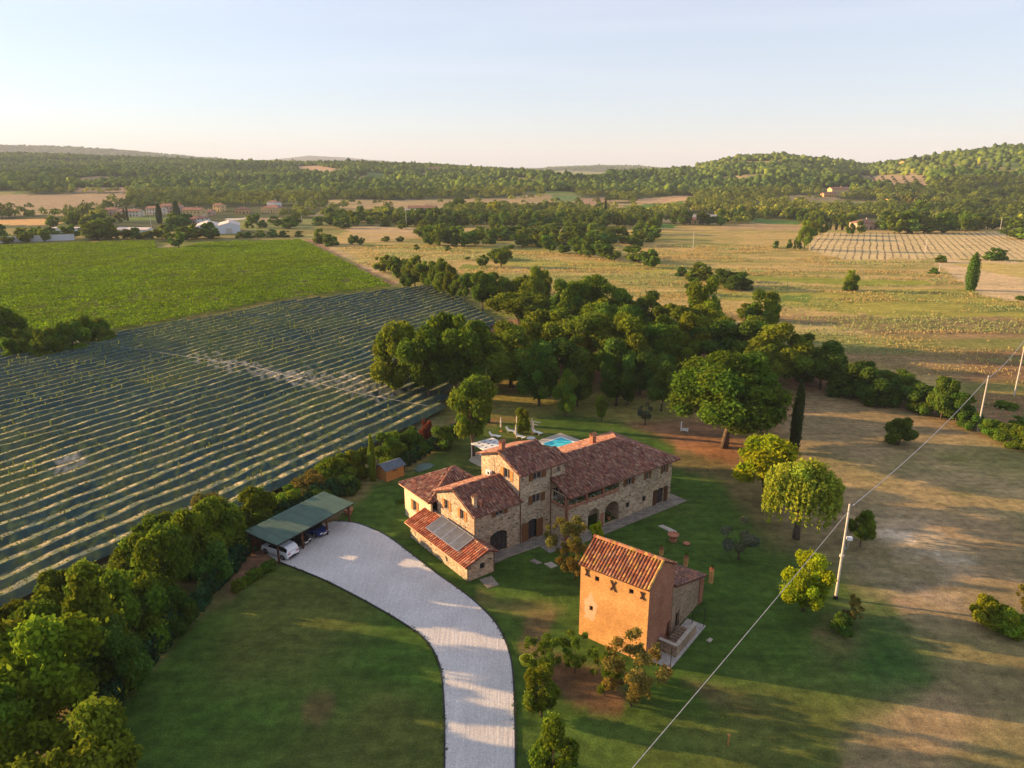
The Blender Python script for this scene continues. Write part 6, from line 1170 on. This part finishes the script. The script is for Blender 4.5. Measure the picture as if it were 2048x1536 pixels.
ex = np.concatenate(ex); ey = np.concatenate(ey); v = rng.uniform(.6, 1.3, len(ex)); blades('verge_grass', 'grass creeping over the dark edging of the gravel drive', ex, ey, rng.uniform(.06, .14, len(ex)), 'leaf_lawn', np.stack([v*1.3, v, v], 1)); print('verge', len(ex))
# ---- trees in the middle distance
MD = [('left clump', 'trees in the clump between vineyard and orchard', [(15, 700, 595, 90), (60, 712, 640, 60), (100, 718, 642, 66), (150, 705, 625, 76), (190, 690, 608, 70), (215, 690, 640, 46), (30, 720, 660, 50), (-30, 700, 610, 80)], 'leaf_oak', 'bush', 'tree in the dark clump at the left orchard corner, %s from the left'),
 ('strip', 'trees along the orchard top edge', [(770, 545, 508, 40), (800, 560, 505, 44), (830, 575, 512, 50), (855, 585, 520, 46), (882, 592, 520, 56), (905, 600, 530, 44), (930, 606, 548, 44), (965, 622, 540, 60), (990, 600, 548, 46), (1012, 622, 560, 44), (1060, 630, 540, 60), (1085, 615, 545, 40), (1035, 600, 555, 40), (815, 578, 545, 30), (862, 560, 525, 34), (945, 585, 545, 34)], 'leaf_oak', 'oak', 'tree in the strip from the dirt track to the umbrella pine, %s from the left'),
 ('meadow', 'free standing trees on the dry meadow', [(1002, 533, 486, 42), (965, 534, 508, 26), (990, 520, 498, 36), (1022, 498, 488, 16), (833, 500, 488, 12), (895, 502, 490, 14), (705, 490, 468, 24), (722, 490, 474, 14), (772, 483, 472, 20), (800, 484, 472, 18), (935, 520, 512, 12)], 'leaf_dark', 'oak', 'small dark tree on the dry meadow above the strip, number %s from the left'),
 ('row', 'trees in the thick row beyond the meadow', [(860, 490, 450, 36), (880, 492, 448, 40), (905, 492, 452, 40), (930, 494, 460, 44), (950, 490, 455, 36), (985, 480, 452, 30), (1010, 478, 452, 30), (1035, 478, 448, 30), (1062, 480, 452, 30), (1088, 480, 450, 30), (845, 478, 448, 30), (1100, 505, 465, 34), (1092, 498, 455, 26), (1125, 508, 488, 30), (1160, 510, 470, 40), (1180, 515, 462, 40), (1205, 518, 480, 50), (1228, 522, 500, 34), (1270, 525, 490, 50), (1300, 535, 498, 40), (1150, 490, 445, 40), (1190, 480, 440, 44), (1215, 485, 462, 50), (1245, 487, 468, 44), (1275, 488, 460, 40)], 'leaf_oak', 'oak', 'tree in the thick row across the valley meadow, %s from its left end'),
 ('edge', 'dark hedge trees at the left meadow end', [(640, 487, 452, 30), (655, 492, 462, 30), (670, 490, 468, 20), (500, 475, 460, 30), (520, 474, 458, 26), (545, 474, 456, 26), (570, 474, 458, 30), (600, 473, 459, 24), (480, 476, 462, 22)], 'leaf_dark', 'bush', 'dark shrub in the hedge behind the pale meadow, %s from the right hall'),
 ('vine end', 'trees along the far vineyard edge', [(17, 487, 470, 28), (52, 485, 460, 30), (90, 484, 457, 28), (196, 480, 440, 66), (255, 478, 455, 34), (298, 478, 458, 34), (325, 478, 448, 36), (357, 496, 460, 34), (372, 480, 452, 40), (395, 476, 455, 30), (420, 476, 456, 30), (340, 482, 462, 26)], 'leaf_oak', 'oak', 'tree at the far vineyard edge, %s from the left picture edge'),
 ('right', 'shrubs and trees among the right hand fields', [(1700, 581, 540, 34), (1553, 497, 478, 16), (1594, 498, 466, 20), (1578, 497, 476, 14), (1880, 524, 507, 30), (1868, 547, 533, 24), (1985, 520, 492, 40), (2002, 520, 494, 30), (1395, 560, 520, 60), (1470, 578, 534, 76), (1440, 570, 530, 40), (1362, 552, 530, 30), (1500, 640, 600, 60), (2045, 600, 588, 30), (1385, 590, 545, 40)], 'leaf_dark', 'bush', 'low tree among the right hand dry fields, %s of those from far to near'),
 ('valley right', 'round trees beyond the furrowed field', [(1620, 478, 430, 36), (1640, 470, 432, 30), (1720, 466, 440, 20), (1790, 466, 425, 40), (1815, 466, 420, 50), (1855, 466, 440, 40), (1888, 466, 422, 44), (1930, 464, 420, 40), (1950, 462, 432, 34), (1975, 458, 425, 34), (1700, 470, 445, 20), (2035, 478, 440, 56), (1835, 440, 400, 40), (1925, 430, 398, 40), (1960, 420, 395, 40)], 'leaf_oak', 'oak', 'round tree beyond the furrowed field, %s from the left')]
for _, gr_, lst, mt, kd, fmt in MD:
    for i, (a, b_, c, w) in enumerate(lst): S_(kd if b_ > 560 else {'oak': 'far', 'bush': 'farbush'}[kd], a, b_, c, w, fmt % ords[i], mt if i % 4 else 'leaf_hedge', gr_)
S_('cypress', 1940, 580, 503, 27, 'tall dark leaning tree alone by the pale mown field', 'leaf_dark'); S_('slim', 1608, 500, 443, 40, 'pale green poplar at the left end of the furrowed field', 'leaf_willow'); S_('far', 993, 436, 402, 40, 'bright yellow green round tree beyond the thick row', 'leaf_bright'); S_('pine', 917, 432, 398, 30, 'distant umbrella pine by the brick farmhouse', 'leaf_oak')
S_('slim', 1700, 580, 541, 36, 'pale round bush on the green strip of the right field', 'leaf_willow'); S_('slim', 1065, 625, 542, 34, 'bright green slender tree in the strip left of the grove top', 'leaf_bright')
for i, (a, b_, c, w) in enumerate(((320, 447, 406, 14), (355, 440, 400, 18), (250, 440, 415, 6), (256, 442, 412, 5), (1210, 440, 396, 6), (1202, 446, 420, 5), (1195, 448, 425, 5), (1235, 448, 425, 8), (1660, 460, 442, 6), (1672, 460, 442, 6), (1684, 460, 442, 6), (1827, 330, 309, 12), (1840, 331, 312, 8), (1848, 331, 311, 8), (1856, 332, 314, 8), (1864, 333, 315, 7), (1985, 305, 299, 7), (1110, 372, 356, 5), (986, 380, 360, 7), (1528, 315, 309, 6))):
    S_('cypress', a, b_, c, w, 'distant dark cypress, %s counted from the hamlet to the hilltop' % ords[i], 'leaf_cypress', 'distant cypresses')
# further single trees of the valley floor
rg = np.random.RandomState(15)
for gi, (lb, poly, nn) in enumerate((('in the thick belt across the meadow', [(835, 462), (1000, 458), (1245, 470), (1240, 492), (1100, 496), (840, 492)], 46), ('between the dirt track and the brick farmhouse', [(625, 446), (860, 440), (860, 462), (640, 460)], 14), ('around the sheds behind the vineyard', [(0, 448), (620, 444), (620, 460), (0, 474)], 34), ('between the belt and the furrowed field', [(1240, 452), (1330, 450), (1300, 500), (1250, 492)], 8))):
    pl_ = []; 
    while len(pl_) < nn:
        a = rg.uniform(min(p[0] for p in poly), max(p[0] for p in poly)); bb = rg.uniform(min(p[1] for p in poly), max(p[1] for p in poly))
        if not inpoly(np.array([a]), np.array([bb]), poly)[0]: continue
        if gi == 2 and (225 < a < 320 or 375 < a < 490 or a < 160): bb = 478+rg.uniform(-3, 3) if rg.rand() < .35 else 0
        if bb: pl_.append((a, bb))
        elif rg.rand() < .3: continue
    for i, (a, bb) in enumerate(sorted(pl_)):
        g = GT(a, bb); tree('far' if rg.rand() < .7 else 'farbush', g, rg.uniform(6, 11), rg.uniform(8, 13), 'valley tree %s, %s from the left' % (lb, ORD(i)), ['leaf_oak', 'leaf_dark', 'leaf_hedge', 'leaf_oak'][rg.randint(4)], 'valley trees '+lb)
# pale poplars
for i, (a, b_, c, w) in enumerate(((1815, 415, 385, 24), (1825, 418, 382, 22), (1885, 410, 382, 22), (170, 440, 410, 16), (178, 440, 405, 16), (160, 440, 412, 14), (5, 436, 404, 14), (20, 436, 410, 12), (240, 446, 420, 20), (555, 405, 385, 18))): S_('far', a, b_, c, w, 'pale yellowish poplar in the valley, %s of its kind' % ords[i], 'leaf_poplar', 'pale poplars in the valley')
# olive grove on the far right hillside
i = 0
for r__ in range(5):
    for k in range(9):
        a = 1680+k*21+r__*3; bb = 354+r__*4.2; S_('farbush', a, bb+2, bb-3, 8, 'small grey olive tree on the hillside, %s row, %s from the left' % (ORD(r__), ORD(k)), 'leaf_olive', 'olive trees in rows on the hillside'); i += 1
# ---- woodland on the hills and in the valley
def ico(sub_):
    import bmesh
    bm = bmesh.new(); bmesh.ops.create_icosphere(bm, subdivisions=sub_, radius=1); V_ = np.array([v.co[:] for v in bm.verts]); F_ = np.array([[v.index for v in f.verts] for f in bm.faces]); bm.free(); return V_, F_
def woodland(name, label, y0, y1, dens, mode, seed):
    rg = np.random.RandomState(seed); n = int(.80*(y1*y1-y0*y0)*dens*1.12); y = np.sqrt(rg.uniform(y0*y0, y1*y1, n)); x = y*rg.uniform(-.82, .82, n); z = terr(x, y); a, b_ = proj(x, y, z)
    fb = np.interp(a, [p[0] for p in FB], [p[1] for p in FB]); keep = (b_ < fb) & (a > -150) & (a < 2200)
    for pl in NOTREE: keep &= ~inpoly(a, b_, [(p[0], p[1]) for p in pl])
    vl = fbm(x, y, 120, 40, 3); keep &= ~((vl > .64) & (y > 700) & (y < 1700) & (rg.uniform(0, 1, n) < .93)); keep &= rg.uniform(0, 1, n) < np.where(z > 26, 1, .72+.28*(vl < .5))
    x, y, z = x[keep], y[keep], z[keep]; n = len(x); h = rg.uniform(5, 11, n)*(.7+.6*fbm(x, y, 60, 3, 2)); w = rg.uniform(2.6, 5.0, n)*(.7+.6*fbm(x, y, 90, 13, 2)); big = rg.uniform(0, 1, n) < .08; h = np.where(big, h*1.35, h); w = np.where(big, w*1.3, w)
    sp = rg.uniform(0, 1, n); w = w*(1.0 if mode == 'leaf' else 1.3); cm = np.array((1., 1, 1))[None]*rg.uniform(.72, 1.2, n)[:, None]; cm[sp < .16] *= (1.5, 1.35, 1.0); cm[sp > .85] *= (.65, .75, .75); patch = (fbm(x, y, 140, 77, 3)-.5); cm *= (1+patch*1.2)[:, None]*np.array((1, 1, 1)); cm[:, 0] *= 1+patch*.6
    if mode == 'leaf':
        k = 70; tot = n*k; d = rg.normal(size=(tot, 3)); d /= np.linalg.norm(d, axis=1, keepdims=True); d[:, 2] = np.abs(d[:, 2])*1.0-.25; hh = np.repeat(h, k); ww = np.repeat(w, k)
        lob = 1+.25*np.sin(d[:, 0]*5+np.repeat(rg.uniform(0, 6, n), k))*np.cos(d[:, 1]*4+np.repeat(rg.uniform(0, 6, n), k)); P_ = np.stack([np.repeat(x, k)+d[:, 0]*ww*lob*rg.uniform(.7, 1.05, tot), np.repeat(y, k)+d[:, 1]*ww*lob*rg.uniform(.7, 1.05, tot), np.repeat(z, k)+hh*(.48+.5*d[:, 2]*lob)], 1)
        V_, F_ = quads(P_, d+rg.normal(size=d.shape)*.4, rg.uniform(.7, 1.5, tot)*ww/4.5, rg); t3 = np.repeat(cm, k, axis=0)*rg.uniform(.7, 1.3, tot)[:, None]
    else:
        IV, IF = ico(2 if mode == 2 else 1); m = len(IV); base = IV[None]*np.stack([w, w, h*.55], 1)[:, None, :]; jit = 1+rg.uniform(-.28, .28, (n, m)); base = base*jit[..., None]; base += np.stack([x, y, z+h*.42], 1)[:, None, :]
        V_ = base.reshape(-1, 3); F_ = (IF[None]+(np.arange(n)*m)[:, None, None]).reshape(-1, 3); t3 = np.repeat(cm, len(IF), axis=0)*rg.uniform(.8, 1.2, (n*len(IF), 1))
    me = np_mesh(name, V_, F_, 'leaf_far', t3); o = link(name, me); tag(o, label, 'woodland', kind='stuff'); print(name, n, len(F_))
woodland('valley_woodland', 'mixed green woodland filling the valley behind the fields', 600, 1000, 1/80., 'leaf', 1)
woodland('hillside_woodland', 'dense woodland on the lower hillsides', 1000, 1500, 1/72., 2, 2)
woodland('hilltop_woodland', 'woodland covering the upper slopes and hilltops', 1500, 2350, 1/85., 1, 3)
woodland('ridge_woodland', 'far wooded ridges fading to blue', 4200, 5150, 1/900., 1, 4)
# a nearer belt of valley trees as individuals: the ones that show largest in front of the woodland
rg = np.random.RandomState(77); cnt = 0; tries = 0; placed = []
while len(placed) < 130 and tries < 4000:
    tries += 1; a = rg.uniform(-20, 2070); fbv = float(np.interp(a, [p[0] for p in FB], [p[1] for p in FB])); bb = fbv-rg.uniform(0, 14)
    if any(bool(inpoly(np.array([a]), np.array([bb]), pl)[0]) for pl in NOTREE) or any(abs(a-p[0]) < 11 and abs(bb-p[1]) < 5 for p in placed): continue
    placed.append((a, bb))
seen = {}
for a, bb in sorted(placed):
    g = GT(a, bb); d = g[1]; sec = 'left of the hamlet' if a < 210 else 'by the hamlet' if a < 620 else 'left of the brick farmhouse' if a < 800 else 'behind the thick tree row' if a < 1280 else 'by the field edge farmhouse' if a < 1600 else 'beyond the furrowed field'
    tree('far', g, rg.uniform(8, 13), rg.uniform(8, 13), 'green tree fronting the valley woodland %s, %s there from the left' % (sec, ORD(seen.get(sec, 0))), ['leaf_oak', 'leaf_dark', 'leaf_hedge', 'leaf_oak'][rg.randint(4)], 'front trees of the valley woodland '+sec); seen[sec] = seen.get(sec, 0)+1
# ------------------------------------------------------------------ air
b = MB(); b.box(-11500, 11500, -3000, 12300, -60, 330); hz = NT('haze_mat'); pv = hz.n('ShaderNodeVolumePrincipled'); pv.inputs['Color'].default_value = (.72, .82, 1.0, 1); pv.inputs['Density'].default_value = .00009; pv.inputs['Anisotropy'].default_value = 0; hz.l(pv.outputs[0], hz.out.inputs['Volume'])
o = b.build('haze', 'haze_mat'); o['kind'] = 'stuff'
tag(o, 'thin pale evening haze over the whole valley', 'haze')
